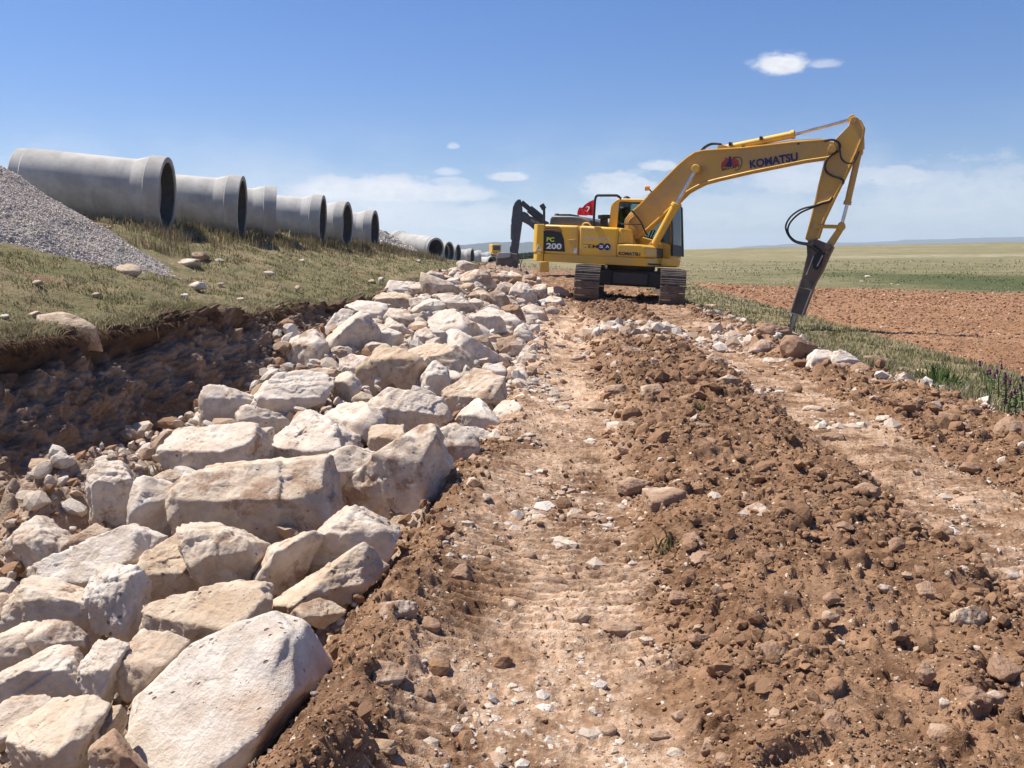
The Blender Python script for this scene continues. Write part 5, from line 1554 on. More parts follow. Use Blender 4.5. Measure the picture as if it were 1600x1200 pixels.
# counterweight
xc = FX.at(*q1(345, 500), SY)[0]; zb = FX.at(*q1(345, 642), SY)[2]; zt = FX.at(*q1(345, 351), SY)[2]; zm = FX.at(*q1(345, 572), SY)[2]
tail = FX.at(*q1(262, 560), -0.9)[0]
m = MB()
plan = [(xc, -1.35), (xc - 0.20, -1.35)] + [(tail + 0.55 - 0.55*math.sin(t), -0.75 - 0.58*math.cos(t)) for t in np.linspace(0.15, math.pi/2, 7)]
plan += [(tail - 0.12, -0.3), (tail - 0.14, 0.3)]
plan += [(x, -y) for x, y in plan[:-2][::-1]]
m.prism(plan, zm, zt, 'z')
cwt = m.build('counterweight', M_YEL, ex, bevel=0.19, seg=6)
m = MB(); m.prism([(x + (0.025 if x < xc - 0.1 else 0), y*0.988) for x, y in plan], zb, zm - 0.012, 'z'); m.build('counterweight_base', M_YEL, ex, bevel=0.05, seg=3)
# triangular white decal on the counterweight's corner
m = MB()
t0 = MB()
tc_ = [FX.at(*q1(297, 500), -1.29), FX.at(*q1(272, 552), -1.29), FX.at(*q1(328, 554), -1.29)]
for k in range(3):
    a = Vector(tc_[k]); b = Vector(tc_[(k + 1) % 3])
# side panels
pr('rear_side_panel', [q1(348, 353), q1(618, 361), q1(612, 598), q1(348, 576)], SY, -1.35, -0.2, M_YEL, ex, 0.06, 4)
pr('engine_door', [q1(624, 361), q1(933, 378), q1(914, 606), q1(616, 599)], SY, -1.35, -0.2, M_YEL, ex, 0.06, 4)
pr('front_riser', [q1(938, 379), q1(958, 383), q1(968, 420), q1(972, 501), q1(919, 501)], SY, -1.33, -0.62, M_YEL, ex, 0.03)
tb = pr('toolbox', [q1(918, 503), q1(1112, 510), q1(1140, 530), q1(1143, 612), q1(918, 605)], SY, -1.35, -0.42, M_YEL, ex, 0.04, 3)
pr('far_side_panel', [q1(348, 353), q1(850, 372), q1(850, 600), q1(348, 576)], SY, -0.15, 1.34, M_YEL, ex, 0.05, 3)
# engine hood in grey
hd = pr('engine_hood', [q1(388, 362), q1(395, 302), q1(418, 283), q1(560, 285), q1(640, 292), q1(712, 322), q1(722, 364)], -0.95, -0.95, 0.7, M_GREY, ex, 0.06, 4)
m = MB()
for k in range(5):
    a = FX.at(*q1(503 + k*21, 290), -0.5); m.box(a[0], a[0] + 0.06, -0.9, -0.3, a[2] - 0.02, a[2] + 0.035)
m.build('hood_vent', M_BLACK, hd, 0.005)
m = MB(); m.tube(catmull([FX.at(*q1(650, 362), -1.0), FX.at(*q1(662, 345), -1.0), FX.at(*q1(690, 342), -1.0), FX.at(*q1(705, 350), -1.0), FX.at(*q1(718, 368), -1.0)]), 0.022); m.build('grab_handle', M_YEL, ex)
# exhaust
m = MB(); a = FX.at(*q1(820, 372), -0.55); b = FX.at(*q1(820, 308), -0.55); c = FX.at(*q1(820, 280), -0.55)
m.cyl((a[0], a[1], a[2] - 0.15), b, 0.10, n=20); m.cyl(b, c, 0.16, n=20); m.build('exhaust_stack', M_BLACK, ex, 0.01)
m = MB(); m.tube(catmull([FX.at(*q1(x, y), -1.0) for x, y in ((800, 378), (766, 404), (744, 366), (739, 330), (744, 240), (750, 160), (764, 130), (800, 127), (900, 127), (925, 130), (952, 152))], 5), 0.032)
m.build('handrail', M_BLACK, ex)
m = MB(); m.prism(FX.xz([q1(738, 368), q1(798, 374), q1(766, 408)], SY), -1.36, -1.34); m.build('rail_bracket', M_YELD, ex, 0.005)
# decals
m = MB(); m.prism(FX.xz([q1(346, 402), q1(486, 412), q1(505, 470), q1(514, 566), q1(346, 560)], SY - 0.003), SY - 0.004, SY + 0.01); dec = m.build('model_plate', M_BLACK, ex)
for k in range(3):
    m = MB(); y0 = 367 + 15*k; w2 = (470, 482, 490)[k]
    m.prism(FX.xz([q1(358, y0), q1(w2, y0 + 3), q1(w2 + 4, y0 + 12), q1(358, y0 + 8)], SY - 0.003), SY - 0.004, SY + 0.01); m.build('stripe', M_MAROON, ex)
text('PC', FX, q1(370, 486), q1(430, 489), 6.8, SY - 0.006, M_LIME, dec, bold=0.03)
text('200', FX, q1(367, 543), q1(487, 549), 9.2, SY - 0.006, M_WHITE, dec, bold=0.035)
text('GALEO', FX, q1(666, 476), q1(861, 484), 5.6, SY - 0.002, M_SILVER, ex, bold=0.03, shear=0.15)
text('TEM', FX, q1(655, 536), q1(770, 541), 5.8, SY - 0.002, M_DKTXT, ex, bold=0.005)
for (cx, ch) in ((797, 'S'), (845, 'A')):
    m = MB(); c = FX.at(*q1(cx, 526 + (cx - 797)*0.04), SY); m.cyl((c[0], SY - 0.004, c[2]), (c[0], SY + 0.01, c[2]), 0.088, n=28); dd = m.build('round_decal', M_BLUE, ex)
    text(ch, FX, q1(cx - 15, 537), q1(cx + 15, 538), 4.6, SY - 0.006, M_WHITE, dd, bold=0.03)
text('KOMATSU', FX, q1(932, 592), q1(1102, 600), 5.2, SY - 0.003, M_BLACK, tb, bold=0.05)
m = MB(); m.prism(FX.xz([q1(584, 535), q1(608, 536), q1(606, 577), q1(582, 576)], SY), SY - 0.004, SY + 0.01); m.build('white_notice', M_WHITE, ex)
m = MB(); m.prism(FX.xz([q1(545, 470), q1(595, 472), q1(595, 500), q1(545, 498)], SY), SY - 0.012, SY + 0.01); m.build('door_latch', M_YELD, ex, 0.005)
# warning triangle on the counterweight corner
m = MB()
ctr = Vector(FX.at(*q1(318, 530), SY)); 
for (a, b) in (((306, 506), (290, 552)), ((290, 552), (330, 555)), ((330, 555), (306, 506))):
    A = Vector(FX.at(*q1(*a), SY - 0.0)); B = Vector(FX.at(*q1(*b), SY - 0.0)); m.tube([A, B], 0.012, 6)
wt_ = m.build('warning_triangle', M_WHITE, cwt)
# cab on the far side
CY = 0.32
cab = MB()
def cpr(mb, pts, y0=CY, y1=1.30, ypl=CY): mb.prism(FX.xz(pts, ypl), y0, y1)
cpr(cab, [q1(868, 205), q1(905, 168), q1(930, 150), q1(1325, 158), q1(1345, 175), q1(1340, 190), q1(950, 172), q1(935, 180)])       # roof
for (ya, yb) in ((CY, CY + 0.09), (1.21, 1.30)):
    cab.prism(FX.xz([q1(936, 172), q1(905, 172), q1(870, 210), q1(850, 376), q1(918, 378)], CY), ya, yb)                                # rear pillar
    cab.prism(FX.xz([q1(1330, 180), q1(1345, 180), q1(1352, 512), q1(1338, 512)], CY), ya, yb)                                            # front pillar
cpr(cab, [q1(850, 376), q1(1340, 512), q1(1338, 618), q1(1145, 612), q1(900, 600), q1(850, 500)])                                         # lower body
cabo = cab.build('cab', M_YEL, ex, 0.02)
m = MB(); m.prism(FX.xz([q1(1146, 618), q1(1338, 622), q1(1325, 682), q1(1150, 684)], CY), -0.3, 1.3); m.build('front_deck', M_YEL, ex, 0.02)
m = MB(); m.prism(FX.xz([q1(936, 176), q1(1328, 184), q1(1340, 512), q1(1150, 508), q1(1000, 440), q1(918, 376)], CY + 0.03), CY + 0.02, CY + 0.03); m.build('window', M_GLASS, cabo)
m = MB(); m.prism(FX.xz([q1(936, 176), q1(1328, 184), q1(1340, 512), q1(1150, 508), q1(1000, 440), q1(918, 376)], CY), 1.25, 1.26); m.build('window', M_GLASS, cabo)
xr_ = FX.at(*q1(884, 280), CY)[0]; zr_ = FX.at(*q1(884, 200), CY)[2]; zr0 = FX.at(*q1(884, 370), CY)[2]
m = MB(); m.prism(FX.xz([q1(886, 210), q1(892, 210), q1(872, 372), q1(866, 372)], CY), CY + 0.1, 1.2); m.build('window', M_GLASS, cabo)
for (ya, yb) in ((CY - 0.02, CY + 0.05), (1.24, 1.32)):
    m = MB(); m.prism(FX.xz([q1(1342, 200), q1(1350, 200), q1(1360, 600), q1(1350, 600)], CY), ya, yb); m.build('front_post', M_BLACK, cabo)
m = MB(); m.prism(FX.xz([q1(1343, 200), q1(1346, 200), q1(1352, 510), q1(1349, 510)], CY), CY + 0.05, 1.24); m.build('window', M_GLASS, cabo)
m = MB(); m.prism(FX.xz([q1(1348, 512), q1(1354, 512), q1(1358, 600), q1(1350, 600)], CY), CY + 0.05, 1.24); m.build('front_panel', M_BLACK, cabo)
m = MB(); m.prism(FX.xz([q1(1290, 430), q1(1342, 320), q1(1344, 512), q1(1200, 512), q1(1060, 470), q1(1060, 455), q1(1190, 470)], 0.5), 0.45, 1.15); m.build('console', M_BLACK, cabo, 0.02)
m = MB(); m.tube([FX.at(*q1(1165, 470), 0.5), FX.at(*q1(1195, 396), 0.5)], 0.02); m.build('lever', M_BLACK, cabo)
m = MB(); m.tube([FX.at(*q1(1185, 470), 0.6), FX.at(*q1(1217, 396), 0.6)], 0.02); m.build('lever', M_BLACK, cabo)
s0 = FX.at(*q1(985, 395), 0.8)
m = MB(); m.box(s0[0] - 0.25, s0[0] + 0.30, 0.55, 1.08, s0[2] - 0.35, s0[2] - 0.20); m.box(s0[0] - 0.33, s0[0] - 0.20, 0.55, 1.08, s0[2] - 0.35, s0[2] + 0.45); m.build('driver_seat', M_BLACK, cabo, 0.04, seg=3)
# boom: curved box with lips along its edges
BP = [(979, 372), (977, 345), (985, 333), (1000, 320), (1013, 306), (1038, 280), (1060, 258), (1074, 246), (1086, 238), (1100, 235), (1160, 231), (1240, 222), (1290, 218), (1303, 222), (1308, 233), (1303, 243), (1290, 246), (1256, 251),
      (1172, 268), (1120, 280), (1098, 286), (1084, 293), (1072, 300), (1054, 318), (1026, 344), (1006, 362), (994, 374)]
boom = pr('boom', BP, -0.17, -0.16, 0.17, M_YELD, ex, 0.015)
for sidey in (-0.17, 0.17):
    for seq in (BP[1:13], BP[15:26]):
        m = MB(); m.tube([(a[0], sidey, a[2]) for a in (FX.at(u, v, -0.17) for u, v in seq)], 0.022, 6); m.build('edge_lip', M_YEL, boom)
for (u, v, r) in ((1301, 233, 0.10), (987, 360, 0.14), (1088, 264, 0.11)):
    m = MB(); c = FX.at(u, v, -0.17); m.cyl((c[0], -0.26, c[2]), (c[0], 0.26, c[2]), r, n=24); m.build('pivot_pin', M_YELD, boom, 0.01)
text('KOMATSU', FX, (1172, 263.5), (1247, 251.0), 13.0, -0.178, M_BLUE, boom, bold=0.038)
# contractor's decal: red and dark rider shape with its name below
m = MB(); m.prism(FX.xz([q2(332, 510), q2(338, 470), q2(365, 445), q2(362, 430), q2(400, 438), q2(440, 432), q2(470, 455), q2(472, 495), q2(430, 500), q2(380, 500)], -0.162), -0.164, -0.15); dl = m.build('decal', M_REDL, boom)
m = MB(); m.prism(FX.xz([q2(362, 500), q2(392, 455), q2(396, 420), q2(408, 420), q2(414, 440), q2(420, 490), q2(400, 504)], -0.164), -0.167, -0.15); m.build('dark_figure', M_BLUE, dl)
m = MB(); m.tube(catmull([FX.at(*q2(*p), -0.165) for p in ((425, 430), (470, 428), (494, 445), (492, 490), (470, 524), (440, 530))]), 0.009, 6); m.build('decal_ring', M_DKTXT, dl)
text('BASTAPY', FX, (1128, 267), (1157, 261.5), 5.0, -0.163, M_DKTXT, boom, bold=0.03)


def ram(name, base, mid, tip, y, r, rr, mat, parent):
    a = Vector(FX.at(*base, y)); b = Vector(FX.at(*mid, y)); c = Vector(FX.at(*tip, y))
    m = MB(); m.cyl(a, b, r, n=20); d = (b - a).normalized(); m.cyl(b - d*0.09, b, r*1.22, n=20); m.cyl((a.x, y - 0.08, a.z), (a.x, y + 0.08, a.z), r*1.25, n=20)
    o = m.build(name, mat, parent, 0.008)
    m = MB(); m.cyl(b, c, rr, n=16); m.build('piston_rod', M_CHROME, o)
    m = MB(); m.cyl((c.x, y - 0.08, c.z), (c.x, y + 0.08, c.z), rr*1.9, n=20); m.build('rod_eye', mat, o, 0.006)
    return o


ram('boom_cylinder', (1014, 398), (1057, 318), (1088, 264), -0.36, 0.095, 0.05, M_YEL, ex)
ram('boom_cylinder', (1014, 398), (1057, 318), (1088, 264), 0.36, 0.095, 0.05, M_YEL, ex)
m = MB(); m.prism(FX.xz([q1(1140, 600), q1(1150, 530), q1(1190, 490), q1(1215, 520), q1(1220, 560), q1(1195, 612)], -0.42), -0.46, -0.26); m.prism(FX.xz([q1(1140, 600), q1(1150, 530), q1(1190, 490), q1(1215, 520), q1(1220, 560), q1(1195, 612)], -0.42), 0.26, 0.46)
m.build('cylinder_bracket', M_YELD, ex, 0.01)
m = MB(); m.prism(FX.xz([q1(965, 500), q1(990, 440), q1(1010, 425), q1(1040, 440), q1(1060, 505)], -0.3), -0.34, -0.22); m.prism(FX.xz([q1(965, 500), q1(990, 440), q1(1010, 425), q1(1040, 440), q1(1060, 505)], -0.3), 0.22, 0.34)
m.build('boom_foot_bracket', M_YELD, ex, 0.01)
m = MB(); m.box(-0.9, 0.75, -0.6, 0.28, FX.at(*q1(900, 610), SY)[2] - 0.1, FX.at(*q1(900, 500), SY)[2] - 0.05); m.build('swing_deck', M_DARK, ex, 0.02)
ram('arm_cylinder', (1128, 233), (1242, 209.5), (1332, 186), 0.0, 0.085, 0.045, M_YEL, ex)
m = MB()
for (ya, yb) in ((-0.13, -0.08), (0.08, 0.13)): m.prism(FX.xz([(1116, 236), (1124, 228), (1134, 227), (1144, 233)], -0.13), ya, yb)
m.build('cylinder_lug', M_YELD, boom, 0.005)
m = MB(); m.tube(catmull([FX.at(*q2(*p), -0.08) for p in ((175, 378), (205, 345), (250, 322), (300, 322), (335, 326))]), 0.022); m.tube(catmull([FX.at(*q2(*p), 0.02) for p in ((190, 378), (215, 350), (260, 328), (310, 326), (340, 330))]), 0.022)
m.build('hose', M_BLACK, boom)
m = MB(); m.tube([FX.at(*q2(*p), -0.1) for p in ((380, 368), (500, 352), (700, 332), (900, 305), (1120, 292))], 0.016); m.tube([FX.at(*q2(*p), 0.03) for p in ((380, 362), (500, 347), (700, 326), (900, 300), (1120, 288))], 0.016)
m.build('steel_line', M_YEL, boom)
m = MB()
for (x, y) in ((505, 352), (940, 318), (405, 325), (645, 280)):
    c = FX.at(*q2(x, y), -0.12); m.box(c[0] - 0.03, c[0] + 0.03, -0.17, 0.1, c[2] - 0.04, c[2] + 0.04)
m.build('line_clamp', M_DARK, boom, 0.005)
# hoses at the boom foot
m = MB()
for k, off in enumerate((0, 12, 24)):
    m.tube(catmull([FX.at(*q1(x + off, y + off*0.5), -0.2 - 0.03*k) for x, y in ((990, 430), (985, 330), (1010, 290), (1050, 262))]), 0.02)
m.build('hose', M_YELD, ex)
m = MB(); m.tube(catmull([FX.at(*q1(*p), -0.28) for p in ((1035, 245), (1075, 290), (1110, 340), (1135, 400), (1160, 440))]), 0.022); m.tube([FX.at(*q1(950, 350), -0.3), FX.at(*q1(1115, 352), -0.3)], 0.016)
m.build('hose', M_BLACK, ex)
m = MB(); m.tube([FX.at(*q1(1190, 98), -0.2), FX.at(*q1(1172, 78), -0.2)], 0.018); m.build('lamp_stem', M_DARK, boom)
m = MB(); c = Vector(FX.at(*q1(1160, 70), -0.2)); m.cyl(c + Vector((-0.06, 0, 0)), c + Vector((0.05, 0, 0.0)), 0.075, 0.05, n=20); m.build('work_lamp', M_ORANGE, boom, 0.02, seg=3)
# arm
AP = [(1326, 196), (1328, 186), (1334, 181.5), (1340, 183), (1344, 188), (1349, 198), (1347, 213), (1336, 240), (1320, 274), (1303, 308), (1286, 344), (1277, 372), (1266, 380), (1259, 374), (1270, 332), (1280, 288), (1289, 252), (1298, 225), (1309, 213)]
arm = pr('arm', AP, -0.15, -0.14, 0.15, M_YELD, ex, 0.012)
for sy_ in (-0.15, 0.15):
    for seq in (AP[4:12], AP[13:18]):
        m = MB(); m.tube([(a[0], sy_, a[2]) for a in (FX.at(u, v, -0.15) for u, v in seq)], 0.02, 6); m.build('edge_lip', M_YEL, arm)
m = MB(); m.prism(FX.xz([(1343, 204), (1349, 214), (1349.5, 230), (1343, 237), (1336, 238)], -0.15), -0.12, 0.12); m.build('cylinder_lug', M_YELD, arm, 0.008)
for (u, v, r) in ((1301, 233, 0.085), (1275, 353, 0.07), (1334, 188, 0.07)):
    m = MB(); c = FX.at(u, v, -0.15); m.cyl((c[0], -0.21 - 0.06*(u == 1301), c[2]), (c[0], 0.21, c[2]), r, n=20); m.build('pivot_pin', M_YELD, arm, 0.006)
ram('hammer_cylinder', (1342, 238), (1323.5, 320), (1315, 352), 0.0, 0.072, 0.04, M_YELD, ex)
for yy in (-0.17, 0.17):
    m = MB(); a = Vector(FX.at(1276, 353.5, yy)); b = Vector(FX.at(1315, 354.5, yy)); m.cyl(a, b, 0.045, n=12); m.cyl((b.x, yy - 0.05, b.z), (b.x, yy + 0.05, b.z), 0.085, n=18); m.build('link', M_YELD, ex, 0.006)
m = MB(); a = Vector(FX.at(1315, 355, 0)); b = Vector(FX.at(1296, 384, 0))
d = (b - a).normalized(); nrm = Vector((-d.z, 0, d.x))
for yy in (-0.10, 0.10):
    m.prism([(p.x, p.z) for p in (a + nrm*0.06, b + nrm*0.075, b - nrm*0.075, a - nrm*0.06)], yy - 0.025, yy + 0.025)
m.build('link', M_YELD, ex, 0.01)
# hammer
hm = pr('hammer', [qh(300, 225), qh(385, 215), qh(500, 262), qh(545, 290), qh(505, 370), qh(440, 520), qh(370, 640), qh(335, 720), qh(243, 965), qh(128, 940), qh(232, 610), qh(290, 370), qh(285, 260)], -0.2, -0.19, 0.19, M_HAMMER, ex, 0.012)
for yy in (-0.205, 0.205):
    m = MB()
    for seq in ([(128, 935), (232, 610)], [(243, 960), (335, 715)], [(283, 565), (355, 378)], [(390, 480), (445, 372)]):
        m.tube([(p[0], yy, p[2]) for p in (FX.at(*qh(*s), -0.2) for s in seq)], 0.014, 6)
    m.build('plate_edge', M_STEEL, hm)
m = MB(); m.prism(FX.xz([qh(95, 925), qh(105, 938), qh(240, 978), qh(248, 966)], -0.22), -0.23, 0.23); m.build('base_flange', M_STEEL, hm, 0.006)
m = MB(); m.tube([FX.at(*qh(215, 688), -0.202), FX.at(*qh(330, 712), -0.202)], 0.01, 6); m.build('weld_seam', M_STEEL, hm)
m = MB(); m.prism(FX.xz([qh(345, 400), qh(400, 330), qh(470, 345), qh(430, 480), qh(390, 520), qh(350, 500)], -0.2), -0.20, -0.192); m.build('inspection_opening', M_BLACK, hm)
for (x, y, r) in ((500, 285, 0.075), (330, 250, 0.08), (495, 345, 0.04)):
    m = MB(); c = FX.at(*qh(x, y), -0.2); m.cyl((c[0], -0.24, c[2]), (c[0], 0.24, c[2]), r, n=20); m.build('pivot_pin', M_HAMMER, hm, 0.006)
m = MB(); a = Vector(FX.at(*qh(172, 960), 0.0)); b = Vector(FX.at(*qh(135, 1100), 0.0)); dd_ = (b - a).normalized()
m.cyl(a - dd_*0.1, a + dd_*0.18, 0.075, n=20); m.cyl(a + dd_*0.18, b, 0.062, n=20); m.cyl(b, b + dd_*0.16, 0.062, 0.02, n=20); m.build('chisel', M_STEEL, hm, 0.004)
m = MB()
m.tube(catmull([FX.at(*q2(*p), -0.24) for p in ((1205, 742), (1180, 770), (1125, 785), (1060, 808), (960, 835), (880, 890), (840, 960), (850, 1020), (890, 1075), (940, 1100), (1010, 1115), (1055, 1140), (1085, 1175))]), 0.022)
m.tube(catmull([FX.at(*q2(*p), -0.20) for p in ((1200, 750), (1175, 778), (1120, 792), (1050, 820), (950, 865), (880, 930), (855, 990), (868, 1040), (910, 1080), (960, 1095), (1020, 1105), (1075, 1130), (1120, 1165))]), 0.022)
m.build('hose', M_BLACK, ex)
m = MB(); m.tube(catmull([FX.at(*q2(*p), -0.19) for p in ((1200, 742), (1180, 768), (1130, 782), (1085, 798))]), 0.03); m.build('hose_elbow', M_YEL, arm)
m = MB()
m.tube(catmull([FX.at(*q2(*p), -0.24) for p in ((1140, 300), (1200, 292), (1240, 305), (1262, 335), (1250, 375), (1200, 410), (1160, 450), (1145, 500), (1160, 545), (1210, 575), (1265, 592), (1290, 615), (1282, 640))]), 0.026)
m.tube(catmull([FX.at(*q2(*p), -0.28) for p in ((1250, 320), (1262, 380), (1270, 430), (1300, 465), (1340, 475), (1375, 460), (1395, 420), (1410, 380))]), 0.020)
m.build('hose', M_BLACK, ex)
# undercarriage
UYAW = math.radians(-98) + THETA
uc = bpy.data.objects.new('undercarriage', None); COL.objects.link(uc); uc.parent = ex; uc.rotation_euler = (0, 0, UYAW)


def track_mesh(Lc=3.1, hh=0.40, pitch=0.185, width=0.60):
    per = 2*Lc + 2*math.pi*hh; n = int(per/pitch); shoes = MB()
    for k in range(n):
        s = k*per/n
        if s < Lc: x, z, a = -Lc/2 + s, -hh, 0
        elif s < Lc + math.pi*hh:
            t = (s - Lc)/hh; x, z, a = Lc/2 + hh*math.sin(t), -hh*math.cos(t), t
        elif s < 2*Lc + math.pi*hh: x, z, a = Lc/2 - (s - Lc - math.pi*hh), hh, math.pi
        else:
            t = (s - 2*Lc - math.pi*hh)/hh; x, z, a = -Lc/2 - hh*math.sin(t), hh*math.cos(t), math.pi + t
        ca, sa = math.cos(a), math.sin(a)
        def T(u, w_): return (x + u*ca + w_*sa, z + u*sa - w_*ca)
        h = pitch/2*0.90
        poly = [(-h, -0.02), (h, -0.02), (h, 0.012), (0.060, 0.014), (0.058, 0.045), (0.042, 0.045), (0.040, 0.014), (0.010, 0.014), (0.008, 0.042), (-0.008, 0.042), (-0.010, 0.014), (-0.045, 0.014), (-0.048, 0.045), (-0.064, 0.045), (-0.066, 0.012), (-h, 0.012)]
        shoes.prism([T(*p) for p in poly], -width/2, width/2)
    return shoes


for sgn in (-1, 1):
    t_ = track_mesh().build('track', M_TRACK, uc); t_.location = (0.0, sgn*1.02, 0.42)
    m = MB(); m.box(-1.6, 1.6, -0.16, 0.16, -0.24, 0.16)
    for k in range(7): m.cyl((-1.2 + k*0.4, -0.14, -0.26), (-1.2 + k*0.4, 0.14, -0.26), 0.09, n=14)
    m.build('track_frame', M_DARK, t_, 0.02)
    for xx in (-1.55, 1.55):
        m = MB(); m.cyl((xx, -0.1, 0), (xx, 0.1, 0), 0.34, n=28); m.cyl((xx, -0.17, 0), (xx, 0.17, 0), 0.14, n=20); m.build('drive_wheel', M_DARK, t_, 0.02)
m = MB(); m.box(-0.75, 0.75, -0.85, 0.85, 0.38, 0.78); m.box(-0.95, 0.95, -0.45, 0.45, 0.42, 0.74); m.cyl((0, 0, 0.78), (0, 0, 1.02), 0.62, n=32); m.build('chassis', M_DARK, uc, 0.03)
m = MB(); m.box(-2.0, 0.9, -1.2, 1.2, 0.98, FX.at(*q1(500, 645), SY)[2] + 0.04); m.build('belly_plate', M_DARK, ex, 0.02)

# ------------------------------------------------------------------ operator in the cab
def skin_body(name, pts, edges, radii, mat, parent, M=None, sub=2):
    me = bpy.data.meshes.new(name); me.from_pydata(pts, edges, []); me.update()
    o = bpy.data.objects.new(name, me); COL.objects.link(o)
    if M is not None: o.matrix_world = M
    if parent: o.parent = parent
    sk = o.modifiers.new('skin', 'SKIN'); sk.use_smooth_shade = True
    lay = me.skin_vertices[0] if me.skin_vertices else None
    if lay is None:
        bm = bmesh.new(); bm.from_mesh(me); bm.verts.layers.skin.verify(); bm.to_mesh(me); bm.free(); lay = me.skin_vertices[0]
    for i, r in enumerate(radii):
        lay.data[i].radius = (r, r*0.85) if not isinstance(r, tuple) else r
        lay.data[i].use_root = (i == 0)
    sb = o.modifiers.new('subsurf', 'SUBSURF'); sb.levels = sub; sb.render_levels = sub
    me.materials.append(mat)
    return o


pb = Vector(FX.at(*q1(968, 385), 0.8))
PM = MX @ Matrix.Translation(pb)
pts = [(0, 0, 0), (0.0, 0, 0.22), (0.02, 0, 0.42), (0.03, 0, 0.54), (0.04, 0, 0.62), (0.05, 0, 0.74),
       (0.03, -0.19, 0.46), (0.16, -0.24, 0.22), (0.40, -0.20, 0.20), (0.49, -0.19, 0.21),
       (0.03, 0.19, 0.46), (0.16, 0.24, 0.22), (0.40, 0.20, 0.20), (0.49, 0.19, 0.21),
       (0.08, -0.1, -0.02), (0.48, -0.13, 0.0), (0.52, -0.13, -0.40), (0.62, -0.13, -0.43),
       (0.08, 0.1, -0.02), (0.48, 0.13, 0.0), (0.52, 0.13, -0.40), (0.62, 0.13, -0.43)]
eds = [(0, 1), (1, 2), (2, 3), (3, 4), (4, 5), (2, 6), (6, 7), (7, 8), (8, 9), (2, 10), (10, 11), (11, 12), (12, 13), (0, 14), (14, 15), (15, 16), (16, 17), (0, 18), (18, 19), (19, 20), (20, 21)]
rad = [0.16, 0.15, 0.17, 0.065, 0.085, 0.095, 0.07, 0.05, 0.04, 0.035, 0.07, 0.05, 0.04, 0.035, 0.10, 0.08, 0.055, 0.045, 0.10, 0.08, 0.055, 0.045]
person = skin_body('person', pts, eds, rad, M_CLOTH, None, PM)
tag(person, 'excavator operator in a green vest, sitting behind the cab window', 'person')
m = MB()
hp = [(r_ * math.cos(t), r_*0.8*math.sin(t), z) for z, r_ in ((0.20, 0.19), (0.30, 0.195), (0.42, 0.20), (0.50, 0.15), (0.53, 0.10)) for t in np.linspace(0, 2*math.pi, 20, endpoint=False)]
m.add([(x + 0.01, y*1.45, z) for x, y, z in hp], [(k*20 + i, k*20 + (i + 1) % 20, (k + 1)*20 + (i + 1) % 20, (k + 1)*20 + i) for k in range(4) for i in range(20)])
m.build('vest', M_HIVIS, person)
hd_ = []
m = MB(); m.lathe([(0.54, 0.06), (0.60, 0.09), (0.68, 0.108), (0.75, 0.105), (0.81, 0.08), (0.84, 0.02)], 20, closed=False)
fc = m.build('face', M_SKIN, person); fc.rotation_euler = (0, -math.pi/2, 0); fc.location = (0.05, 0, 0)
m = MB(); m.lathe([(0.73, 0.116), (0.79, 0.105), (0.84, 0.07), (0.86, 0.01)], 20, closed=False); hr = m.build('hair', M_HAIR, person); hr.rotation_euler = (0, -math.pi/2, 0); hr.location = (0.04, 0, 0)

# ------------------------------------------------------------------ flag tied to the handrail
def flag():
    nx_, nz_ = 28, 20
    A = Vector(FX.at(*q1(752, 158), -0.95)); Bp = Vector(FX.at(*q1(742, 284), -0.95)); Cc = Vector(FX.at(*q1(622, 282), -0.7)); D = Vector(FX.at(*q1(618, 226), -0.7))
    V = []; 
    for j in range(nz_ + 1):
        for i in range(nx_ + 1):
            s = i/nx_; t = j/nz_
            p = (A*(1 - t) + Bp*t)*(1 - s) + (D*(1 - t) + Cc*t)*s
            p = p + Vector((0, 0.10*math.sin(s*9 + t*2.2)*s**0.5, 0.03*math.sin(s*7)*(1 - t)))
            V.append(p)
    V2 = [p + Vector((0, 0.006, 0)) for p in V]
    n = len(V); F = []
    for j in range(nz_):
        for i in range(nx_):
            a = j*(nx_ + 1) + i; F.append((a, a + 1, a + nx_ + 2, a + nx_ + 1)); F.append((n + a, n + a + nx_ + 1, n + a + nx_ + 2, n + a + 1))
    m = MB(); m.add(V + V2, F)
    fl = m.build('flag', M_FLAG, None); fl.matrix_world = MX
    tag(fl, 'small red flag with white crescent and star, tied to the excavator handrail', 'flag')
    # crescent and star follow the cloth
    def on(s, t):
        p = (A*(1 - t) + Bp*t)*(1 - s) + (D*(1 - t) + Cc*t)*s
        return p + Vector((0, 0.10*math.sin(s*9 + t*2.2)*s**0.5 - 0.006, 0.03*math.sin(s*7)*(1 - t)))
    m = MB(); pts = []
    k = 22
    outer = [(0.42 + 0.135*math.cos(a), 0.5 + 0.20*math.sin(a)) for a in np.linspace(0.55, 2*math.pi - 0.55, k)]
    inner = [(0.455 + 0.105*math.cos(a), 0.5 + 0.16*math.sin(a)) for a in np.linspace(0.75, 2*math.pi - 0.75, k)]
    vs = [on(*p) for p in outer] + [on(*p) for p in inner]
    m.add(vs, [(i, i + 1, k + i + 1, k + i) for i in range(k - 1)])
    st = [(0.60 + (0.055 if i % 2 == 0 else 0.022)*math.cos(i*math.pi/5 + math.pi), 0.5 + (0.085 if i % 2 == 0 else 0.034)*math.sin(i*math.pi/5 + math.pi)) for i in range(10)]
    vs = [on(0.60, 0.5)] + [on(*p) for p in st]
    m.add(vs, [(0, 1 + i, 1 + (i + 1) % 10) for i in range(10)])
    m.build('crescent_and_star', M_WHITE, fl)


flag()

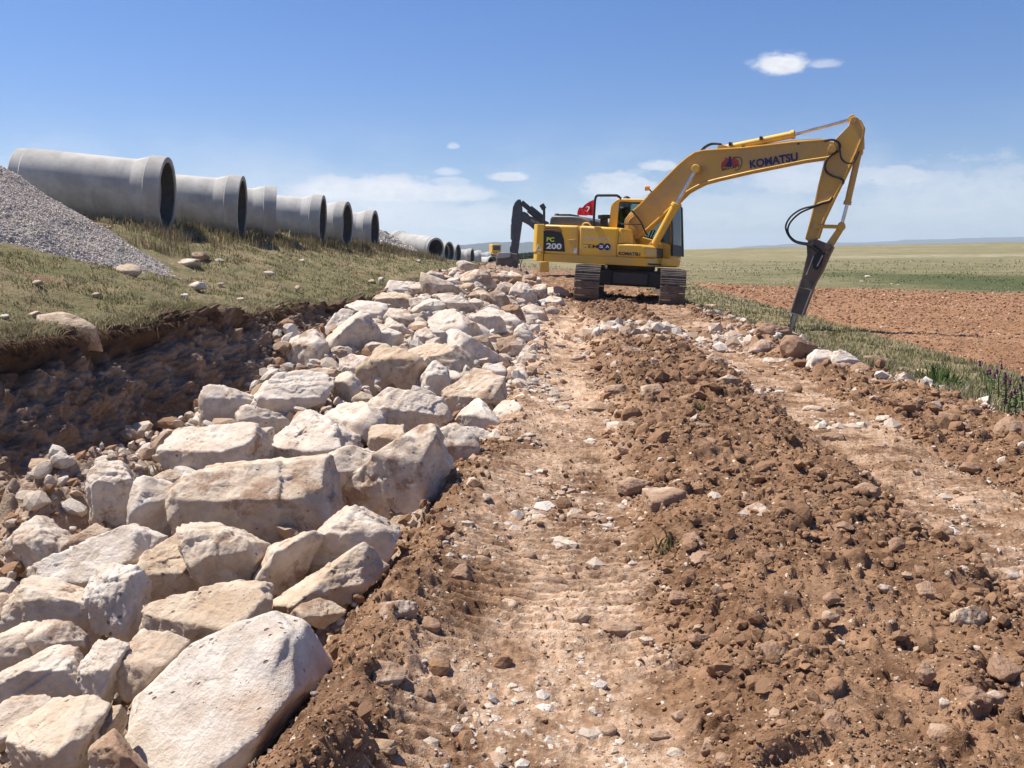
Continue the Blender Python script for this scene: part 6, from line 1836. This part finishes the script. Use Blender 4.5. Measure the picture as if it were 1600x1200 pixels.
# ------------------------------------------------------------------ dark digger farther down the track
MV = Matrix.Translation((3.9, 42.0, 0.40)) @ Matrix.Rotation(math.pi, 4, 'Z')
FV = Frame(MV)
dg_ = empty('digger', MV, 'far digger with dark boom and earthy bucket, mostly hidden behind the yellow excavator', 'excavator')
def q4(x, y): return (740 + x/8, 300 + y/8)


def pv(name, poly, ypl, y0, y1, mat, parent, bevel=0.03):
    m = MB(); m.prism(FV.xz(poly, ypl), y0, y1); return m.build(name, mat, parent, bevel=bevel)


ar = pv('arm', [q4(490, 190), q4(515, 130), q4(550, 90), q4(590, 92), q4(612, 200), q4(615, 350), q4(555, 770), q4(455, 760), q4(450, 700), q4(468, 660), q4(475, 600), q4(470, 350), q4(478, 300)], 0.25, -0.25, 0.25, M_GREY, dg_)
pv('cylinder', [q4(464, 400), q4(480, 400), q4(478, 590), q4(462, 600)], 0.2, -0.15, 0.15, M_DARK, dg_)
bo = pv('boom', [q4(605, 250), q4(630, 243), q4(680, 270), q4(700, 300), q4(880, 350), q4(935, 375), q4(1000, 480), q4(900, 520), q4(760, 470), q4(690, 410), q4(608, 365)], 0.3, -0.25, 0.3, M_GREY, dg_)
m = MB(); m.cyl(FV.at(*q4(598, 128), 0.2), FV.at(*q4(700, 215), 0.2), 0.12, n=12); m.cyl(FV.at(*q4(695, 210), 0.2), FV.at(*q4(870, 350), 0.2), 0.19, n=14); m.build('arm_cylinder', M_DARK, dg_)
text('VOLVO', FV, q4(705, 365), q4(815, 405), 4.0, 0.31, M_SILVER, bo, side=1, bold=0.02)
m = MB(); m.tube([FV.at(*q4(880, 375), 0.5), FV.at(*q4(882, 170), 0.5)], 0.06); m.tube([FV.at(*q4(884, 215), 0.5), FV.at(*q4(848, 155), 0.5)], 0.12); m.build('mirror_arm', M_DARK, dg_)
bk = MB(); bk.prism(FV.xz([q4(285, 790), q4(300, 762), q4(460, 758), q4(545, 770), q4(572, 850), q4(540, 960), q4(480, 1010), q4(300, 1010), q4(275, 900)], 0.6), -0.6, 0.6)
bk = bk.build('bucket', M_TRACK, dg_, 0.06)
m = MB(); m.prism(FV.xz([q4(290, 788), q4(305, 758), q4(470, 756), q4(455, 815), q4(300, 830)], 0.62), 0.55, 0.64); m.build('bucket_lip', M_CONC, bk, 0.02)
pv('body', [q4(900, 400), q4(1500, 400), q4(1500, 760), q4(900, 760)], 1.3, -1.3, 1.3, M_GREY, dg_)
pv('cab', [q4(1000, 320), q4(1250, 320), q4(1260, 700), q4(1000, 700)], 1.3, 0.3, 1.35, M_DARK, dg_)
pv('step_box', [q4(830, 870), q4(870, 870), q4(940, 868), q4(945, 1000), q4(830, 1000)], 1.7, 1.1, 1.7, M_YEL, dg_)
for yy in (-1.2, 1.2):
    m = track_mesh(3.3, 0.48, 0.21, 0.6).build('track', M_DARK, dg_); c = FV.at(*q4(1120, 950), yy); m.location = (c[0], yy, 0.52)
m = MB(); c = FV.at(*q4(1040, 268), 0.0); m.cyl((c[0], 0.0, c[2] - 0.7), c, 0.35, 0.1, n=12); m.build('dusty_cap', M_TRACK, dg_, 0.02)

# distant yellow loader
ML = Matrix.Translation((-2.3, 118.0, 0.35)) @ Matrix.Rotation(math.radians(200), 4, 'Z')
ld = empty('loader', ML, 'tiny yellow loader far away above the pipes, left of the dark arm', 'loader')
m = MB(); m.box(-2.2, 0.2, -0.9, 0.9, 0.6, 1.3); m.build('body', M_YEL, ld, 0.08)
cb = MB(); cb.box(-0.65, 0.65, -0.7, 0.7, 1.3, 2.45); cbo = cb.build('cab', M_YEL, ld, 0.1)
m = MB(); m.box(-0.5, 0.5, -0.72, 0.72, 1.65, 2.25); m.build('window', M_DARK, cbo)
for (x, y) in ((-1.5, -0.9), (-1.5, 0.9), (1.0, -0.9), (1.0, 0.9)):
    m = MB(); m.cyl((x, y - 0.2, 0.6), (x, y + 0.2, 0.6), 0.6, n=20); m.build('wheel', M_BLACK, ld, 0.05)
m = MB(); m.prism([(1.4, 0.3), (2.3, 0.3), (2.4, 1.0), (1.9, 1.1)], -1.0, 1.0); m.box(0.2, 1.6, -0.6, 0.6, 0.6, 1.0); m.build('bucket', M_YELD, ld, 0.03)


# ------------------------------------------------------------------ grass and weeds
def blades(name, x, y, rs, hgt, wid, cols, lean=0.5, mat=None, z=None):
    n = len(x); z = H(x, y) - 0.01 if z is None else z
    a = rs.uniform(0, 2*np.pi, n); ca, sa = np.cos(a), np.sin(a)
    la = rs.uniform(0, 2*np.pi, n); lm = np.abs(rs.normal(0, lean, n))*hgt
    V = np.empty((n, 5, 3), dtype=np.float32)
    P = np.stack([x, y, z], 1)
    wv = np.stack([ca, sa, 0*ca], 1)*wid[:, None]*0.5
    lv = np.stack([np.cos(la), np.sin(la), 0*la], 1)*lm[:, None]
    up = np.array([0, 0, 1.0])[None, :]*hgt[:, None]
    V[:, 0] = P - wv; V[:, 1] = P + wv
    mid = P + up*0.6 + lv*0.35
    V[:, 2] = mid - wv*0.75; V[:, 3] = mid + wv*0.75
    V[:, 4] = P + up*(1 - 0.15*lean) + lv
    F = np.array([[0, 1, 3], [0, 3, 2], [2, 3, 4]])
    F = (F[None] + (np.arange(n)*5)[:, None, None]).reshape(-1, 3)
    return mesh_np(name, V.reshape(-1, 3), F, mat or M_GRASS, cols=np.repeat(cols, 5, 0), smooth=True)


def build_grass():
    rs = np.random.default_rng(9)
    OL = np.array([0.215, 0.20, 0.092]); ST = np.array([0.50, 0.43, 0.27]); GR = np.array([0.14, 0.165, 0.065]); BR = np.array([0.28, 0.20, 0.13])
    def colour(n, x, y, straw=0.35):
        k = rs.uniform(0, 1, n); s = smoothstep(-0.4, 0.5, fbm2(x*0.8, y*0.8, 3, 401))
        c = np.where((k < straw*(0.4 + 1.2*s))[:, None], ST, np.where((k > 0.86)[:, None], GR, OL))
        c = np.where((rs.uniform(0, 1, n) < 0.07)[:, None], BR, c)
        return c*rs.uniform(0.65, 1.3, n)[:, None]
    # bank
    n = 330000
    x, y = fan_points(n, rs, 4.6, 60, -0.78, 0.0)
    m = region_masks(x, y)
    d = trench_left(y) - x
    cl = fbm2(x*2.2, y*2.2, 3, 411); dens = smoothstep(-0.25, 0.35, cl)*0.85 + 0.08
    keep = (m['bank'] > 0.5) & (rs.uniform(0, 1, n) < dens) & ~((((x + 9.1)**2 + (y - 12.6)**2) < 4.2**2))
    x, y, cl = x[keep], y[keep], cl[keep]; n = len(x)
    tall = smoothstep(2.6, 4.2, trench_left(y) - x)*smoothstep(45, 30, y)
    hg = (0.045 + 0.05*rs.uniform(0, 1, n)**1.5 + 0.05*np.clip(cl, 0, 1))*(0.62 + 0.75*tall)*np.clip(0.7 + y/40, 0.7, 1.5)
    wd = 0.0011*y*rs.uniform(0.6, 1.1, n) + 0.001
    tag(blades('bank_grass', x, y, rs, hg, wd, colour(n, x, y, 0.35)), kind='stuff')
    # fringe hanging over the trench edge
    n = 46000
    y = 4.0*(26/4.0)**rs.uniform(0, 1, n)
    xe = trench_left(y) + 0.16*noise2(y*0.9, y*0.0 + 3.3, 5) + 0.07*noise2(y*3.1, y*0 + 9.1, 6)
    off = rs.uniform(-0.15, 0.20, n); x = xe + off
    zt = H(xe - 0.06, y) - 0.35*np.clip(off, 0, 1)**1.0 + 0.01
    o = blades('fringe_grass', x, y, rs, rs.uniform(0.04, 0.13, n), 0.0011*y*rs.uniform(0.6, 1.1, n), colour(n, x, y, 0.5)*0.9, lean=1.0, z=zt)
    tag(o, kind='stuff')
    # fine roots and dead stems hanging down the cut face
    n = 5000
    y = 4.0*(20/4.0)**rs.uniform(0, 1, n)
    xe = trench_left(y) + 0.16*noise2(y*0.9, y*0.0 + 3.3, 5) + 0.07*noise2(y*3.1, y*0 + 9.1, 6)
    z0 = base_height(xe - 0.05, y) - 0.02
    L = rs.uniform(0.05, 0.22, n)*(rs.uniform(0, 1, n)**1.5); P = np.stack([xe + rs.uniform(0.12, 0.3, n), y, z0], 1)
    wv = np.stack([rs.normal(0, 1, n), rs.normal(0, 1, n), 0*y], 1); wv = wv/np.linalg.norm(wv, axis=1)[:, None]*(0.0006*y)[:, None]
    E = P + np.stack([rs.uniform(0, 0.12, n), rs.normal(0, 0.06, n), -L], 1)
    V = np.stack([P - wv, P + wv, E], 1).reshape(-1, 3)
    tag(mesh_np('roots', V, np.arange(n*3).reshape(-1, 3), M_GRASS, cols=np.repeat(np.array([0.16, 0.10, 0.065])*rs.uniform(0.5, 1.6, n)[:, None], 3, 0)), kind='stuff')
    # tall dry weeds before the pipes
    n = 26000
    yy = rs.uniform(14, 44, n)
    xx = np.interp(yy, [14, 18.2, 21, 26.5, 32.5, 44], [-6.3, -6.75, -6.3, -5.4, -4.9, -4.2]) + rs.normal(0, 0.55, n)
    cl = fbm2(xx*1.6, yy*1.2, 3, 421); keep = (rs.uniform(0, 1, n) < smoothstep(-0.3, 0.4, cl)) & (xx < trench_left(yy) - 0.8)
    xx, yy = xx[keep], yy[keep]; n = len(xx)
    hg = rs.uniform(0.12, 0.42, n)*rs.uniform(0.4, 1.0, n)
    tone = np.where((rs.uniform(0, 1, n) < 0.4)[:, None], np.array([0.30, 0.23, 0.15]), np.where((rs.uniform(0, 1, n) < 0.5)[:, None], np.array([0.17, 0.115, 0.08]), np.array([0.15, 0.16, 0.06])))
    tag(blades('dry_weeds', xx, yy, rs, hg, 0.0008*yy*rs.uniform(0.5, 1.1, n), tone*rs.uniform(0.7, 1.3, n)[:, None], lean=0.35), kind='stuff')
    # verge
    n = 170000
    x, y = fan_points(n, rs, 5.0, 60, 0.08, 0.80)
    m = region_masks(x, y); cl = fbm2(x*1.8, y*1.8, 3, 431)
    keep = (m['verge'] > 0.5) & (rs.uniform(0, 1, n) < 0.5 + 0.5*smoothstep(-0.4, 0.2, cl))
    x, y, cl = x[keep], y[keep], cl[keep]; n = len(x)
    hg = (0.04 + 0.07*rs.uniform(0, 1, n) + 0.07*np.clip(cl, 0, 1))
    tag(blades('verge_grass', x, y, rs, hg, 0.0013*y*rs.uniform(0.6, 1.2, n), colour(n, x, y, 0.5)*np.array([0.95, 0.95, 0.95])), kind='stuff')
    # pasture tussocks
    n = 22000
    x, y = fan_points(n, rs, 30, 100, -0.2, 0.8, 1.0)
    m = region_masks(x, y); cl = fbm2(x*0.25, y*0.25, 3, 441)
    keep = (m['pasture'] > 0.5) & (rs.uniform(0, 1, n) < smoothstep(-0.3, 0.3, cl))
    x, y = x[keep], y[keep]; n = len(x)
    inn = (y + 0.99*x > 76) & (y + 0.99*x < 102) & (x > 20)
    c = colour(n, x, y, 0.45); c = np.where(inn[:, None], np.array([0.10, 0.15, 0.05])*rs.uniform(0.7, 1.3, n)[:, None], c*1.1)
    tag(blades('pasture_tussocks', x, y, rs, rs.uniform(0.05, 0.14, n)*np.clip(y/60, 0.8, 1.4), 0.0011*y*rs.uniform(0.6, 1.2, n), c), kind='stuff')
    # dark scrub on the far horizon, left
    n = 5000
    x = rs.uniform(-14, 12, n); y = rs.uniform(150, 165, n)
    tag(blades('far_scrub', x, y, rs, rs.uniform(0.4, 1.3, n), rs.uniform(0.2, 0.4, n), np.array([0.05, 0.075, 0.03])*rs.uniform(0.6, 1.3, n)[:, None]), kind='stuff')


build_grass()

# thistles at the right edge
M_LEAF = mat_plain('thistle_leaf', (0.10, 0.15, 0.055), 0.8, spec=0.1); M_PURPLE = mat_plain('thistle_bloom', (0.24, 0.06, 0.20), 0.8, spec=0.1)
M_BRACT = mat_plain('thistle_bract', (0.12, 0.05, 0.08), 0.8, spec=0.1)
TH = [(1542, 655, 8.4, [(1531, 570), (1543, 584), (1547, 583)], 'tall thistle with maroon heads leaning over the field edge, leftmost of the thistles'),
      (1566, 668, 8.0, [(1571, 588), (1578, 600), (1570, 597)], 'thistle with one dark upright head between the leftmost and the blooming one'),
      (1572, 660, 7.9, [(1571, 618), (1572, 629), (1580, 618)], 'thistle with a cluster of open purple blooms near the ground'),
      (1584, 664, 8.0, [(1586, 613), (1580, 620), (1590, 616)], 'thistle with purple blooms right of the clustered one'),
      (1597, 668, 8.2, [(1598, 594), (1594, 606)], 'thistle with bluish buds cut by the picture edge'),
      (1560, 640, 9.0, [(1558, 582), (1565, 575), (1554, 590)], 'slender thistle in seed behind the others')]
for ti_, (bu, bv, Y, heads, lab) in enumerate(TH):
    rs = random.Random(ti_)
    d = ray(bu, bv); bx_ = d[0]/d[1]*Y; bz = float(H(bx_, Y)[0])
    th = empty('thistle', Matrix.Translation((bx_, Y, bz)), lab, 'thistle', 'thistles at the field edge')
    st = MB(); lf = MB()
    for (hu, hv) in heads:
        d = ray(hu, hv); yy = Y + rs.uniform(-0.1, 0.2); p = CAM + d*(yy/d[1]); t = Vector((p[0] - bx_, p[1] - Y, p[2] - bz))
        mid = t*0.5 + Vector((rs.uniform(-.03, .03), rs.uniform(-.03, .03), 0.04))
        cv = catmull([(0, 0, 0), mid, t], 6); st.tube(cv, [0.008 - 0.0045*k/(len(cv) - 1) for k in range(len(cv))], 6)
        for k in range(2, len(cv) - 1):
            for s in ((-1,) if k % 2 else ()):
                b = cv[k]; an = rs.uniform(0, 6.28); L = 0.09*(1 - k/len(cv)) + 0.03
                e = b + Vector((math.cos(an)*L, math.sin(an)*L, 0.02)); w_ = Vector((-math.sin(an), math.cos(an), 0.2))*0.016
                mm = b.lerp(e, 0.45)
                lf.add([b, mm + w_, e, mm - w_], [(0, 1, 2, 3)])
        hb = MB(); hb.lathe([(-0.016, 0.003), (-0.010, 0.012), (0.0, 0.015), (0.010, 0.011)], 12, closed=False); o = hb.build('flower_head', M_BRACT, th)
        o.rotation_euler = (0, -math.pi/2, 0); o.location = t
        pb_ = MB()
        for k in range(14):
            an = rs.uniform(0, 6.28); r_ = rs.uniform(0.004, 0.021); tip = Vector((0.036 + rs.uniform(-.008, .008), r_*math.cos(an), r_*math.sin(an)))
            base = Vector((0.008, 0.3*r_*math.cos(an), 0.3*r_*math.sin(an))); w_ = Vector((0, -math.sin(an), math.cos(an)))*0.003
            pb_.add([base - w_, base + w_, tip + w_, tip - w_], [(0, 1, 2, 3)])
        pb_.build('petals', M_PURPLE if ti_ != 4 else M_BLUE, o)
    st.build('stem', M_LEAF, th); lf.build('leaves', M_LEAF, th)
# low leafy plants
for k, (bu, bv, Y, sz, lab) in enumerate([(1470, 573, 10.5, 0.30, 'bushy green weed rising at the grass and field border'), (1490, 585, 10.0, 0.16, 'low green weed right of the bushy one'),
                                          (1090, 668, 6.9, 0.07, 'small grass tuft between stones on the middle ridge'), (1034, 890, 3.9, 0.08, 'greenish tuft on the ridge beside the near wheel track'),
                                          (1512, 1047, 3.05, 0.05, 'tiny green tuft in dark soil at the lower right'), (222, 712, 5.3, 0.22, 'dry tuft leaning over the tall grey boulder in the trench')]):
    rs = np.random.default_rng(60 + k); d = ray(bu, bv); bx_ = d[0]/d[1]*Y
    n = 160 if k < 2 else 50; x = bx_ + rs.normal(0, sz*0.35, n); y = Y + rs.normal(0, sz*0.35, n)
    c = np.array([0.10, 0.15, 0.05]) if k < 2 else np.array([0.17, 0.16, 0.07])
    o = blades('weed', x, y, rs, sz*rs.uniform(0.4, 1.1, n), 0.0022*Y*rs.uniform(0.7, 1.4, n), c*rs.uniform(0.6, 1.4, n)[:, None], lean=0.6)
    tag(o, lab, 'weed', 'lone weeds')

# ------------------------------------------------------------------ air
hz = MB(); hz.box(-5300, 5300, -2600, 6600, -45, 140)
hm_ = bpy.data.materials.new('haze'); hm_.use_nodes = True
nt_h = hm_.node_tree; nt_h.nodes.clear()
pvn = nt_h.nodes.new('ShaderNodeVolumePrincipled'); pvn.inputs['Color'].default_value = (0.70, 0.84, 1.0, 1); pvn.inputs['Density'].default_value = 0.00024; pvn.inputs['Anisotropy'].default_value = 0.2
mo = nt_h.nodes.new('ShaderNodeOutputMaterial'); nt_h.links.new(pvn.outputs[0], mo.inputs['Volume'])
tag(hz.build('haze', hm_, None, smooth=False), kind='stuff')
